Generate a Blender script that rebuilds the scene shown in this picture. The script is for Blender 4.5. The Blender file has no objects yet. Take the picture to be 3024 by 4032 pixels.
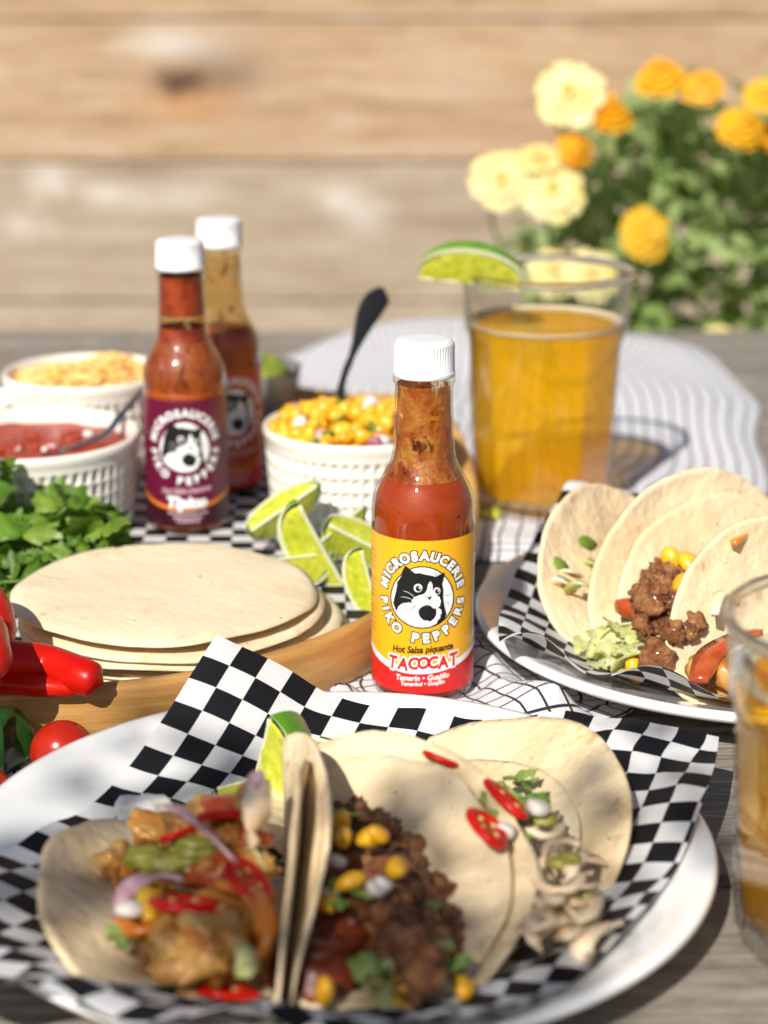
import bpy, bmesh, math, random
from mathutils import Vector, Matrix, Euler, noise
R_ = math.radians
sc = bpy.context.scene
# ------------------------------------------------------------------ camera
CAM_H, PITCH, FPX = .3426, R_(17), 7500.0
cd = bpy.data.cameras.new('camera'); cam = bpy.data.objects.new('camera', cd)
sc.collection.objects.link(cam); sc.camera = cam
cam.location = (0, 0, CAM_H); cam.rotation_euler = (R_(90) - PITCH, 0, 0)
cd.sensor_fit = 'VERTICAL'; cd.sensor_height = 36; cd.sensor_width = 27
cd.lens = 36 * FPX / 4032; cd.clip_start = .01; cd.clip_end = 300
cd.dof.use_dof = True; cd.dof.focus_distance = .818; cd.dof.aperture_fstop = 6.3
# ------------------------------------------------------------------ light
SUN = Vector((.065, .1645, -.148)).normalized()          # direction the sunlight travels
w = bpy.data.worlds.new('World'); sc.world = w; w.use_nodes = True
nt = w.node_tree; bg = nt.nodes['Background']
sky = nt.nodes.new('ShaderNodeTexSky'); sky.sky_type = 'NISHITA'; sky.sun_disc = False; sky.dust_density = 1.2; sky.ozone_density = 1
sky.sun_elevation = math.asin(-SUN.z); sky.sun_rotation = math.atan2(-SUN.x, -SUN.y)
nt.links.new(sky.outputs[0], bg.inputs[0]); bg.inputs[1].default_value = .058
sl = bpy.data.lights.new('sun', 'SUN'); so = bpy.data.objects.new('sun', sl); sc.collection.objects.link(so)
sl.energy = 4.6; sl.angle = R_(.5); sl.color = (1, .95, .87)
so.rotation_euler = SUN.to_track_quat('-Z', 'Y').to_euler(); so.location = -SUN * 5
sc.view_settings.view_transform = 'Standard'; sc.view_settings.look = 'None'
sc.view_settings.exposure = .38; sc.view_settings.gamma = 1
sc.cycles.use_denoising = True; sc.cycles.sample_clamp_indirect = 4
sc.cycles.max_bounces = 12; sc.cycles.transparent_max_bounces = 24
C = sc.collection
S_, C_ = math.sin(PITCH), math.cos(PITCH)
def at(px, py, z):                                        # photo pixel -> point at height z
    t = (py - 2016) / FPX; d = (CAM_H - z) / (S_ + t * C_)
    return Vector(((px - 1512) / FPX * d, d * (C_ - t * S_), z))
def atY(px, py, Y):                                       # photo pixel -> point at distance Y
    t = (py - 2016) / FPX; d = Y / (C_ - t * S_)
    return Vector(((px - 1512) / FPX * d, Y, CAM_H - d * (S_ + t * C_)))
# ------------------------------------------------------------------ helpers
def tag(o, label, cat, group=None, kind=None):
    if label: o['label'] = label
    if cat: o['category'] = cat
    if group: o['group'] = group
    if kind: o['kind'] = kind
    return o
def empty(name, loc, label=None, cat=None, group=None, rz=0):
    o = bpy.data.objects.new(name, None); C.objects.link(o); o.empty_display_size = .01
    o.location = loc; o.rotation_euler = (0, 0, rz)
    return tag(o, label, cat, group)
def link(name, me, mat=None, parent=None, loc=(0, 0, 0), rot=(0, 0, 0), scale=(1, 1, 1)):
    if mat is not None and not me.materials: me.materials.append(mat)
    o = bpy.data.objects.new(name, me); C.objects.link(o); o.parent = parent
    o.location = loc; o.rotation_euler = rot; o.scale = scale
    return o
def mesh(name, V, F, smooth=True, mi=None, uv=None, mats=()):
    me = bpy.data.meshes.new(name); me.from_pydata([tuple(v) for v in V], [], F)
    for m in mats: me.materials.append(m)
    if smooth: me.polygons.foreach_set('use_smooth', [True] * len(F))
    if mi: me.polygons.foreach_set('material_index', mi)
    if uv:
        l = me.uv_layers.new(name='UVMap'); d = l.data
        for lp in me.loops: d[lp.index].uv = uv[lp.vertex_index]
    me.update(); return me
def mk(name, V, F, mat, parent=None, loc=(0, 0, 0), smooth=True, **k):
    mats = k.pop('mats', (mat,))
    rot = k.pop('rot', (0, 0, 0))
    return link(name, mesh(name, V, F, smooth, mats=mats, **k), None, parent, loc, rot)
def lathe(prof, n=64, rf=None, cap0=True, cap1=True):
    V, F = [], []
    for (r, z) in prof:
        for i in range(n):
            a = 2 * math.pi * i / n; q = rf(r, z, a) if rf else r
            V.append((q * math.cos(a), q * math.sin(a), z))
    m = len(prof)
    for j in range(m - 1):
        for i in range(n):
            k = (i + 1) % n
            F.append((j * n + i, j * n + k, (j + 1) * n + k, (j + 1) * n + i))
    if cap0 and prof[0][0] > 1e-5: F.append(tuple(range(n))[::-1])
    if cap1 and prof[-1][0] > 1e-5: F.append(tuple(range((m - 1) * n, m * n)))
    return V, F
def tube(pts, rad, n=10, flat=None, cap=True):
    pts = [Vector(p) for p in pts]; V, F = [], []; m = len(pts)
    up = Vector((0, 0, 1)); prev = None
    for j, p in enumerate(pts):
        t = (pts[min(j + 1, m - 1)] - pts[max(j - 1, 0)]).normalized()
        if prev is None:
            a = t.cross(up)
            if a.length < .1: a = t.cross(Vector((1, 0, 0)))
        else: a = prev - t * prev.dot(t)
        a.normalize(); b = t.cross(a); prev = a
        r = rad(j / (m - 1)) if callable(rad) else rad
        r1, r2 = (r if isinstance(r, tuple) else (r, r))
        for i in range(n):
            c = 2 * math.pi * i / n
            V.append(p + a * (r1 * math.cos(c)) + b * (r2 * math.sin(c)))
    for j in range(m - 1):
        for i in range(n):
            k = (i + 1) % n; F.append((j * n + i, j * n + k, (j + 1) * n + k, (j + 1) * n + i))
    if cap: F.append(tuple(range(n))[::-1]); F.append(tuple(range((m - 1) * n, m * n)))
    return V, F
def spline(ctrl, n=20):
    P = [Vector(p) for p in ctrl]; P = [2 * P[0] - P[1]] + P + [2 * P[-1] - P[-2]]; out = []
    segs = len(P) - 3
    for i in range(n + 1):
        u = min(i / n * segs, segs - 1e-6); k = int(u); t = u - k; a, b, c, d = P[k:k + 4]
        out.append(.5 * ((2 * b) + (c - a) * t + (2 * a - 5 * b + 4 * c - d) * t * t + (3 * b - a - 3 * c + d) * t ** 3))
    return out
def join(parts):
    V, F = [], []
    for (v, f) in parts:
        o = len(V); V += list(v); F += [tuple(i + o for i in q) for q in f]
    return V, F
_ico = {}
def ico(sub):
    if sub not in _ico:
        bm = bmesh.new(); bmesh.ops.create_icosphere(bm, subdivisions=sub, radius=1)
        bm.verts.ensure_lookup_table()
        _ico[sub] = ([v.co.copy() for v in bm.verts], [tuple(v.index for v in f.verts) for f in bm.faces]); bm.free()
    return _ico[sub]
def blob(r, amp=.25, fr=1.6, seed=0, sub=2, sc3=(1, 1, 1), box=0):
    V, F = ico(sub); out = []
    off = Vector((seed * 7.31, seed * 3.17, seed * 5.71))
    for v in V:
        k = 1 + amp * noise.noise(v * fr + off) + amp * .5 * noise.noise(v * fr * 2.7 + off) + amp * .22 * noise.noise(v * fr * 6 + off)
        u = v
        if box:
            mx = max(abs(v.x), abs(v.y), abs(v.z)); u = v * ((1 - box) + box / mx)
        out.append(Vector((u.x * sc3[0], u.y * sc3[1], u.z * sc3[2])) * (r * k))
    return out, F
def xf(V, M): return [M @ Vector(v) for v in V]
def TRS(loc, rot=(0, 0, 0), s=1):
    return Matrix.Translation(loc) @ Euler(rot).to_matrix().to_4x4() @ Matrix.Scale(s, 4)
def box(x0, x1, y0, y1, z0, z1, bev=0):
    bm = bmesh.new(); bmesh.ops.create_cube(bm, size=1)
    for v in bm.verts: v.co = ((x0 + x1) / 2 + v.co.x * (x1 - x0), (y0 + y1) / 2 + v.co.y * (y1 - y0), (z0 + z1) / 2 + v.co.z * (z1 - z0))
    if bev: bmesh.ops.bevel(bm, geom=bm.edges[:], offset=bev, segments=2, affect='EDGES')
    bm.verts.ensure_lookup_table()
    r = ([v.co.copy() for v in bm.verts], [tuple(v.index for v in f.verts) for f in bm.faces]); bm.free(); return r
def sstep(a, b, x):
    t = max(0, min(1, (x - a) / (b - a))); return t * t * (3 - 2 * t)
# ------------------------------------------------------------------ materials
def nodes(name):
    m = bpy.data.materials.new(name); m.use_nodes = True
    t = m.node_tree; return m, t, t.nodes, t.links, t.nodes['Principled BSDF']
def rgba(c): return (c[0], c[1], c[2], 1)
def coords(t, out='Object', scale=(1, 1, 1), rand=False, loc=(0, 0, 0)):
    tc = t.nodes.new('ShaderNodeTexCoord'); mp = t.nodes.new('ShaderNodeMapping')
    mp.inputs['Scale'].default_value = scale; mp.inputs['Location'].default_value = loc
    t.links.new(tc.outputs[out], mp.inputs['Vector'])
    if not rand: return mp.outputs[0]
    oi = t.nodes.new('ShaderNodeObjectInfo'); ml = t.nodes.new('ShaderNodeMath'); ml.operation = 'MULTIPLY'; ml.inputs[1].default_value = 37
    t.links.new(oi.outputs['Random'], ml.inputs[0])
    va = t.nodes.new('ShaderNodeVectorMath'); va.operation = 'ADD'
    t.links.new(mp.outputs[0], va.inputs[0]); t.links.new(ml.outputs[0], va.inputs[1]); return va.outputs[0]
def tnoise(t, vec, scale, detail=4, rough=.55, dist=0):
    n = t.nodes.new('ShaderNodeTexNoise'); n.inputs['Scale'].default_value = scale; n.inputs['Detail'].default_value = detail
    n.inputs['Roughness'].default_value = rough; n.inputs['Distortion'].default_value = dist
    t.links.new(vec, n.inputs['Vector']); return n.outputs['Fac']
def ramp(t, fac, stops):
    r = t.nodes.new('ShaderNodeValToRGB'); e = r.color_ramp.elements
    while len(e) < len(stops): e.new(.5)
    for k, (p, c) in enumerate(stops): e[k].position = p; e[k].color = rgba(c)
    t.links.new(fac, r.inputs[0]); return r.outputs[0]
def mixc(t, fac, a, b, mode='MIX'):
    m = t.nodes.new('ShaderNodeMix'); m.data_type = 'RGBA'; m.blend_type = mode
    for s, v in ((m.inputs[0], fac), (m.inputs[6], a), (m.inputs[7], b)):
        if hasattr(v, 'links'): t.links.new(v, s)
        elif isinstance(v, (int, float)): s.default_value = v
        else: s.default_value = rgba(v)
    return m.outputs[2]
def math_(t, op, a, b=0.0, c=None):
    m = t.nodes.new('ShaderNodeMath'); m.operation = op
    for k, v in enumerate((a, b) if c is None else (a, b, c)):
        if hasattr(v, 'links'): t.links.new(v, m.inputs[k])
        else: m.inputs[k].default_value = v
    return m.outputs[0]
def bump(t, h, strength, dist=.001):
    b = t.nodes.new('ShaderNodeBump'); b.inputs['Strength'].default_value = strength; b.inputs['Distance'].default_value = dist
    t.links.new(h, b.inputs['Height']); t.links.new(b.outputs[0], t.nodes['Principled BSDF'].inputs['Normal'])
def plain(name, col, rough=.5, var=None, bmp=None, sss=0, srad=(.01, .006, .003), coat=0, metal=0, spec=.5, rand=True, trans=0):
    m, t, n, l, p = nodes(name)
    p.inputs['Roughness'].default_value = rough; p.inputs['Base Color'].default_value = rgba(col)
    p.inputs['Metallic'].default_value = metal; p.inputs['Specular IOR Level'].default_value = spec
    if coat: p.inputs['Coat Weight'].default_value = coat; p.inputs['Coat Roughness'].default_value = .06
    if sss: p.inputs['Subsurface Weight'].default_value = sss; p.inputs['Subsurface Radius'].default_value = srad; p.inputs['Subsurface Scale'].default_value = .4
    v = coords(t, rand=rand)
    if var:                                     # (scale, [(pos, colour)...])
        f = tnoise(t, v, var[0]); c = ramp(t, f, var[1]); l.new(c, p.inputs['Base Color'])
    if bmp: bump(t, tnoise(t, v, bmp[0], 5, .6), bmp[1], bmp[2] if len(bmp) > 2 else .001)
    if trans:
        tr = n.new('ShaderNodeBsdfTranslucent'); mx = n.new('ShaderNodeMixShader'); mx.inputs[0].default_value = trans
        if var: l.new(c, tr.inputs[0])
        else: tr.inputs[0].default_value = rgba(col)
        out = n['Material Output']; l.new(p.outputs[0], mx.inputs[1]); l.new(tr.outputs[0], mx.inputs[2]); l.new(mx.outputs[0], out.inputs[0])
    return m
def wood(name, stops, stretch, scale, rough=.7, bmp=.3, knots=(), fine=.35, rand=True, dist=.6, out='Object', bdist=.001):
    m, t, n, l, p = nodes(name); p.inputs['Roughness'].default_value = rough
    v = coords(t, out, stretch, rand)
    f = tnoise(t, v, scale, 6, .6, dist); c = ramp(t, f, stops)
    f2 = tnoise(t, v, scale * 7, 4, .7); c = mixc(t, fine, c, ramp(t, f2, [(.35, (.25, .25, .25)), (.6, (1, 1, 1))]), 'MULTIPLY')
    for (kx, ky, kz, rx, rz, col, am) in knots:
        tc = n.new('ShaderNodeTexCoord'); s = n.new('ShaderNodeVectorMath'); s.operation = 'SUBTRACT'; s.inputs[1].default_value = (kx, ky, kz)
        l.new(tc.outputs['Object'], s.inputs[0]); d = n.new('ShaderNodeVectorMath'); d.operation = 'DIVIDE'; d.inputs[1].default_value = (rx, 10, rz)
        l.new(s.outputs[0], d.inputs[0]); ln = n.new('ShaderNodeVectorMath'); ln.operation = 'LENGTH'; l.new(d.outputs[0], ln.inputs[0])
        wob = math_(t, 'ADD', ln.outputs['Value'], math_(t, 'MULTIPLY', math_(t, 'SUBTRACT', tnoise(t, coords(t), 40, 3), .5), .9))
        fac = math_(t, 'MULTIPLY', math_(t, 'SUBTRACT', 1, math_(t, 'SMOOTH_MIN', wob, 1.0, .4)), am)
        c = mixc(t, math_(t, 'MAXIMUM', fac, 0), c, col)
    l.new(c, p.inputs['Base Color'])
    if bmp: bump(t, f2, bmp, bdist)
    return m
def glassmix(name, tint=(1, 1, 1), rough=.02, ior=1.5, body=None):
    m, t, n, l, p = nodes(name)
    tr = n.new('ShaderNodeBsdfTransparent'); tr.inputs[0].default_value = rgba(tint)
    gl = n.new('ShaderNodeBsdfGlossy'); gl.inputs['Roughness'].default_value = rough
    lw_ = n.new('ShaderNodeLayerWeight'); lw_.inputs[0].default_value = .5
    fz = math_(t, 'ADD', math_(t, 'MULTIPLY', math_(t, 'POWER', lw_.outputs['Facing'], 3.0), .85), .04)
    mx = n.new('ShaderNodeMixShader'); l.new(fz, mx.inputs[0]); l.new(tr.outputs[0], mx.inputs[1]); l.new(gl.outputs[0], mx.inputs[2])
    l.new(mx.outputs[0], n['Material Output'].inputs[0]); n.remove(p); return m
M = {}
M['ceramic'] = plain('white_ceramic', (.82, .82, .8), .12, coat=.6)
M['bowl'] = plain('cream_ceramic', (.80, .77, .68), .25, coat=.4)
M['greybowl'] = plain('grey_ceramic', (.18, .18, .19), .35)
M['cap'] = plain('white_plastic', (.74, .74, .74), .4)
def tort_mat(name, c3, stretch, spots):
    m, t, n, l, p = nodes(name); p.inputs['Roughness'].default_value = .8
    v = coords(t, scale=stretch, rand=True); c = ramp(t, tnoise(t, v, 15, 6, .65), [(.3, c3[0]), (.5, c3[1]), (.7, c3[2])])
    v2 = coords(t, scale=(1, 1.15, 1), rand=True)
    big = tnoise(t, v2, 22, 2, .5); toast = ramp(t, tnoise(t, v2, 75, 4, .65), [(.33, (.62, .36, .14)), (.43, (1, 1, 1))])
    c = mixc(t, math_(t, 'MULTIPLY', sm_(t, big, .45, .62), spots), c, toast, 'MULTIPLY')
    sp = ramp(t, tnoise(t, v2, 190, 3, .6), [(.26, (.25, .12, .05)), (.31, (1, 1, 1))]); c = mixc(t, .75, c, sp, 'MULTIPLY'); l.new(c, p.inputs['Base Color'])
    p.inputs['Subsurface Weight'].default_value = .15; p.inputs['Subsurface Radius'].default_value = (.006, .004, .002); p.inputs['Subsurface Scale'].default_value = .4
    h = math_(t, 'ADD', tnoise(t, v, 110, 5), math_(t, 'MULTIPLY', tnoise(t, v2, 40, 3), 1.5)); bump(t, h, .7 if spots > .4 else .45, .0024 if spots > .4 else .0012); return m
def sm_(t, f, a, b):
    m = t.nodes.new('ShaderNodeMapRange'); m.interpolation_type = 'SMOOTHSTEP'; m.inputs[1].default_value = a; m.inputs[2].default_value = b; t.links.new(f, m.inputs[0]); return m.outputs[0]
M['tortilla'] = tort_mat('flour_tortilla', [(.66, .49, .27), (.77, .61, .38), (.83, .70, .48)], (1, 1.3, 1), .5)
TM = tort_mat('stacked_tortilla', [(.68, .54, .33), (.75, .62, .41), (.80, .69, .48)], (1, 1.9, 1), .35)

M['leaf'] = plain('herb_leaf', (.1, .22, .02), .45, var=(60, [(.3, (.05, .14, .01)), (.6, (.16, .30, .03))]), bmp=(300, .3), trans=.35)
M['leafpale'] = plain('pale_herb_leaf', (.3, .42, .08), .45, var=(60, [(.3, (.09, .19, .014)), (.6, (.24, .36, .05))]), bmp=(300, .3), trans=.3)
M['lettuce'] = plain('lettuce', (.7, .7, .3), .4, var=(70, [(.3, (.58, .64, .16)), (.65, (.82, .8, .5))]), bmp=(200, .4), trans=.4)
M['lettucegreen'] = plain('green_lettuce', (.3, .48, .08), .4, var=(70, [(.3, (.16, .36, .03)), (.65, (.5, .62, .2))]), bmp=(200, .4), trans=.35)
M['chili'] = plain('red_chili_skin', (.55, .006, .003), .3, var=(30, [(.3, (.42, .003, .002)), (.7, (.64, .014, .004))]), bmp=(60, .25, .002), spec=.25)
M['chiliflesh'] = plain('red_chili_flesh', (.3, .02, .006), .35, var=(300, [(.3, (.3, .012, .004)), (.7, (.6, .07, .02))]), spec=.2)
M['seed'] = plain('chili_seed', (.75, .5, .2), .4)
M['tomato'] = plain('tomato_skin', (.36, .012, .005), .2, var=(40, [(.3, (.32, .008, .004)), (.7, (.42, .022, .006))]))
M['jalapeno'] = plain('jalapeno_skin', (.014, .055, .009), .25)
M['stem'] = plain('green_stem', (.12, .22, .04), .5)
M['rind'] = plain('lime_rind', (.10, .26, .01), .3, var=(90, [(.3, (.06, .2, .008)), (.7, (.16, .34, .02))]), bmp=(900, .4), coat=.2)
M['pith'] = plain('lime_pith', (.72, .76, .5), .5)
M['flesh'] = plain('lime_flesh', (.45, .52, .05), .22, var=(200, [(.3, (.42, .5, .02)), (.55, (.6, .62, .05)), (.75, (.72, .72, .2))]), bmp=(400, .4), sss=.25, coat=.4)
M['beef'] = plain('ground_beef', (.14, .055, .02), .38, var=(130, [(.3, (.1, .028, .008)), (.5, (.27, .095, .028)), (.72, (.48, .23, .085))]), bmp=(500, 1, .003), coat=.25)
M['chicken'] = plain('seared_chicken', (.5, .24, .05), .3, var=(70, [(.3, (.3, .085, .01)), (.5, (.52, .24, .045)), (.72, (.7, .46, .16))]), bmp=(300, .5), coat=.25)
M['pork'] = plain('pulled_pork', (.72, .58, .42), .4, var=(80, [(.3, (.7, .48, .28)), (.65, (.88, .74, .52))]), bmp=(350, .5), coat=.2)
M['corn'] = plain('corn_kernel', (.8, .42, .015), .3, var=(90, [(.3, (.72, .32, .008)), (.7, (.86, .52, .03))]), coat=.15, sss=.15)
M['onion'] = plain('red_onion', (.42, .12, .2), .3, var=(60, [(.35, (.28, .05, .12)), (.6, (.68, .48, .5))]), coat=.3)
M['onionwhite'] = plain('diced_onion', (.72, .66, .6), .35)
M['pepper'] = plain('orange_pepper', (.68, .2, .012), .25, coat=.4, var=(60, [(.3, (.6, .13, .008)), (.7, (.75, .28, .02))]))
M['sauce_red'] = plain('red_sauce_smear', (.42, .06, .012), .25, coat=.4, var=(80, [(.3, (.3, .03, .006)), (.7, (.55, .12, .03))]))
M['sauce_dark'] = plain('dark_meat_sauce', (.2, .03, .008), .3, var=(80, [(.3, (.1, .014, .004)), (.7, (.28, .05, .012))]), bmp=(300, .6), coat=.3)
M['relish'] = plain('green_relish', (.2, .2, .03), .4, var=(90, [(.3, (.11, .12, .015)), (.7, (.36, .32, .06))]))
M['cheese'] = plain('white_cheese', (.84, .82, .76), .5, bmp=(200, .4))
M['salsa'] = plain('red_salsa', (.4, .035, .012), .35, var=(90, [(.3, (.28, .018, .006)), (.55, (.42, .04, .014)), (.75, (.52, .1, .05))]), bmp=(200, .9, .004))
M['cheddar'] = plain('shredded_cheddar', (.85, .5, .12), .5, var=(60, [(.3, (.82, .42, .06)), (.7, (.88, .66, .3))]))
M['guac'] = plain('green_salsa', (.2, .28, .02), .4, var=(90, [(.3, (.1, .17, .01)), (.7, (.36, .42, .05))]), bmp=(250, .8, .003))
M['steel'] = plain('steel', (.5, .52, .54), .25, metal=1)
M['black'] = plain('black_plastic', (.012, .012, .013), .35)
M['glass'] = glassmix('clear_glass', (.97, .98, .97))
M['tableglass'] = glassmix('table_glass', (.985, .99, .985), ior=1.45)
_m, _t, _n, _l, _p = nodes('solid_glass'); _p.inputs['Transmission Weight'].default_value = 1; _p.inputs['Roughness'].default_value = .02; _p.inputs['IOR'].default_value = 1.5; _p.inputs['Base Color'].default_value = (.95, .97, .95, 1); M['rimglass'] = _m
M['foam'] = plain('beer_foam', (.8, .7, .5), .4, bmp=(600, .6), trans=.4)
M['print_black'] = plain('black_ink', (.008, .008, .008), .4)
M['print_white'] = plain('white_ink', (.84, .84, .84), .4)
M['print_red'] = plain('red_ink', (.62, .012, .012), .4)
M['print_pink'] = plain('pink_ink', (.6, .4, .45), .4)
M['print_rust'] = plain('rust_ink', (.6, .2, .06), .4)
M['tray'] = wood('tray_wood', [(.3, (.42, .2, .05)), (.5, (.55, .3, .09)), (.7, (.64, .39, .14))], (2.2, 2.2, 26), 4, .45, .12, fine=.22)
def woodtan(name, kn, stops): return wood(name, stops, (1.1, 1, 9), 5.5, .85, .25, kn, .25)
M['table'] = wood('weathered_table_wood', [(.28, (.2, .165, .135)), (.5, (.38, .335, .28)), (.72, (.52, .47, .4))], (1.6, 34, 8), 5, .8, .8, fine=.75, bdist=.0025)
# paper and cloth print
def checker_mat():
    m, t, n, l, p = nodes('checkered_deli_paper')
    u = n.new('ShaderNodeUVMap'); u.uv_map = 'UVMap'
    ad = n.new('ShaderNodeVectorMath'); ad.operation = 'ADD'; ad.inputs[1].default_value = (0, 0, .5); l.new(u.outputs[0], ad.inputs[0])
    ck = n.new('ShaderNodeTexChecker'); ck.inputs['Scale'].default_value = 1
    ck.inputs[1].default_value = (.012, .012, .014, 1); ck.inputs[2].default_value = (.8, .8, .8, 1); l.new(ad.outputs[0], ck.inputs[0])
    v = coords(t); f = tnoise(t, v, 90, 5); c = mixc(t, .25, ck.outputs[0], ramp(t, f, [(.35, (.8, .8, .8)), (.65, (1, 1, 1))]), 'MULTIPLY')
    l.new(c, p.inputs['Base Color']); p.inputs['Roughness'].default_value = .5; p.inputs['Specular IOR Level'].default_value = .25
    bump(t, tnoise(t, v, 130, 3), .25, .001)
    tr = n.new('ShaderNodeBsdfTranslucent'); mx = n.new('ShaderNodeMixShader'); mx.inputs[0].default_value = .28
    l.new(c, tr.inputs[0]); l.new(p.outputs[0], mx.inputs[1]); l.new(tr.outputs[0], mx.inputs[2]); l.new(mx.outputs[0], n['Material Output'].inputs[0]); return m
M['paper'] = checker_mat()
def towel_mat():
    m, t, n, l, p = nodes('windowpane_cotton')
    u = n.new('ShaderNodeUVMap'); u.uv_map = 'UVMap'; s = n.new('ShaderNodeSeparateXYZ'); l.new(u.outputs[0], s.inputs[0])
    fx = math_(t, 'LESS_THAN', math_(t, 'FRACT', s.outputs[0]), .125); fy = math_(t, 'LESS_THAN', math_(t, 'FRACT', s.outputs[1]), .125)
    g = math_(t, 'MAXIMUM', fx, fy); c = mixc(t, g, (.68, .675, .7), (.02, .02, .025)); l.new(c, p.inputs['Base Color'])
    p.inputs['Roughness'].default_value = .9
    wv = n.new('ShaderNodeTexWave'); wv.inputs['Scale'].default_value = 4; wv.bands_direction = 'DIAGONAL'; l.new(u.outputs[0], wv.inputs[0]); bump(t, wv.outputs['Fac'], .25, .0004)
    return m
M['towel'] = towel_mat()
# ------------------------------------------------------------------ setting
gm = plain('patio_ground', (.2, .19, .16), .9, var=(3, [(.3, (.14, .14, .1)), (.7, (.26, .24, .2))]), bmp=(40, .5, .02))
g = mk('ground', [(-60, -60, -.75), (60, -60, -.75), (60, 60, -.75), (-60, 60, -.75)], [(0, 1, 2, 3)], gm, smooth=False); g['kind'] = 'structure'
# table: planks running left to right
TFAR = 1.68
tb = empty('wooden_table', (0, .9, -.75), 'long weathered grey wooden table of planks under all the dishes', 'table')
random.seed(4)
y = .645 - .14 * 6
k = 0
while y < TFAR - .01:
    y1 = min(y + .14, TFAR); dz = random.uniform(-.0006, 0)
    V, F = box(-1.25, 1.25, y + .0022 - .9, y1 - .0022 - .9, .75 - .038, .75 + dz, .0025)
    mk('plank', V, F, M['table'], tb, smooth=False); y += .14
for x in (-1.05, 1.05):
    for yy in (-.85, .68):
        V, F = box(x - .04, x + .04, yy - .04, yy + .04, 0, .711, .004); mk('leg', V, F, M['table'], tb, smooth=False)
for yy in (-.8, .62):
    V, F = box(-1.15, 1.15, yy - .015, yy + .015, .62, .7115, .003); mk('apron', V, F, M['table'], tb, smooth=False)
# fence behind
FY = 2.7
fn = empty('board_fence', (0, FY, -.75), 'tall tan fence of wide horizontal boards with knots behind the table', 'fence')
tanA = [(.25, (.27, .17, .09)), (.48, (.45, .30, .175)), (.62, (.50, .36, .24)), (.75, (.60, .48, .36))]
tanB = [(.25, (.30, .225, .155)), (.5, (.40, .315, .225)), (.75, (.50, .42, .33))]
def fpt(px, py): p = atY(px, py, FY - .02); return p.x, p.z
def kn(px, py, rx, rz, col, am, zc):
    x, z = fpt(px, py); return (x, 0, z - zc, rx * 2.0, rz * 2.1, col, am)
edges = [fpt(1512, yy)[1] for yy in (1740, 1190, 640, 80, -480, -1040, -1600)]
BR, GR, PL = (.12, .055, .025), (.17, .14, .12), (.62, .56, .5)
klist = {1: [kn(420, 760, .03, .012, PL, .8, 0), kn(690, 760, .05, .016, PL, .5, 0), kn(1340, 790, .022, .014, PL, .9, 0), kn(1440, 860, .026, .016, PL, .9, 0), kn(200, 710, .025, .016, PL, .9, 0), kn(90, 890, .03, .012, PL, .7, 0), kn(560, 670, .05, .012, (.2, .14, .1), .7, 0), kn(1800, 880, .12, .014, (.26, .18, .12), .6, 0)],
         2: [kn(680, 175, .05, .014, PL, .85, 0), kn(860, 300, .05, .03, GR, .55, 0), kn(740, 400, .05, .02, (.5, .24, .08), .7, 0), kn(725, 320, .034, .014, BR, 1, 0), kn(690, 330, .016, .008, (.06, .03, .02), 1, 0), kn(2050, 520, .2, .02, (.4, .24, .14), .5, 0), kn(1850, 250, .12, .02, (.5, .34, .2), .5, 0)]}
zb = -.75
bh = edges[1] - edges[0]; zs = [edges[0] - bh * k for k in range(3, 0, -1)] + edges; zs = [max(z, -.75) for z in zs]
for k in range(len(zs) - 1):
    z0, z1 = zs[k], zs[k + 1]; ki = k - 3
    if z1 - z0 < .02: continue
    kk = klist.get(ki, [])
    mt = woodtan('fence_board_%d' % k, [(a, 0, c + 0, d, e, f, g_) for (a, b, c, d, e, f, g_) in kk], tanB if ki <= 1 else tanA)
    V, F = box(-3, 3, -.019, .0, z0 + .001, z1 - .001, .003)
    mk('board', [(v[0], v[1] - .0, v[2] + .75 - .75) for v in V], F, mt, fn, loc=(0, 0, .75), smooth=False)
for x in (-2.4, -.8, .8, 2.4):
    V, F = box(x - .05, x + .05, .002, .1, 0, 2.2, .005); mk('post', V, F, M['table'], fn, smooth=False)
# ------------------------------------------------------------------ towels
def towel(name, cx, cy, hx, hy, rot, hfun, label, cell=.0102, n=70, wob=.012, seed=0, square=4.5):
    V, uv, F = [], [], []; c, s = math.cos(rot), math.sin(rot)
    for j in range(n + 1):
        for i in range(n + 1):
            u, v = i / n * 2 - 1, j / n * 2 - 1
            m = max(abs(u), abs(v), 1e-6); L = (abs(u) ** square + abs(v) ** square) ** (1 / square); q = m / max(L, 1e-6)
            q = q * .5 + .5 if square > 6 else q
            x, y_ = u * q * hx, v * q * hy
            ed = max(abs(u), abs(v))
            x += wob * noise.noise(Vector((x * 9, y_ * 9, seed))) * ed ** 4; y_ += wob * noise.noise(Vector((x * 9, y_ * 9, seed + 9))) * ed ** 4
            X, Y = cx + c * x - s * y_, cy + s * x + c * y_
            z = .0012 + hfun(X, Y) * sstep(1.0, .86, ed)
            V.append((X - cx, Y - cy, z)); uv.append((u * hx / cell + .37 * z / cell, v * hy / cell + .6 * z / cell))
    for j in range(n):
        for i in range(n):
            a = j * (n + 1) + i; F.append((a, a + 1, a + n + 2, a + n + 1))
    o = mk(name, V, F, M['towel'], loc=(cx, cy, 0), uv=uv)
    sm = o.modifiers.new('thickness', 'SOLIDIFY'); sm.thickness = .0009; sm.offset = 1
    return tag(o, label, 'towel', 'checked tea towels')
TRAY = (-.15, 1.06, .205, .30)
def in_tray(X, Y, g=1.04): return ((X - TRAY[0]) / TRAY[2]) ** 2 + ((Y - TRAY[1]) / TRAY[3]) ** 2 < g * g
def near(X, Y, x, y, r0, r1): return sstep(r0, r1, math.hypot(X - x, Y - y))
GL1 = Vector((.0975, 1.128, 0)); GL2 = Vector((.167, .597, 0)); PL1 = Vector((-.018, .636, 0)); PL2 = Vector((.1835, .882, 0)); BT1 = Vector((.018, .8327, 0))
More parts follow.
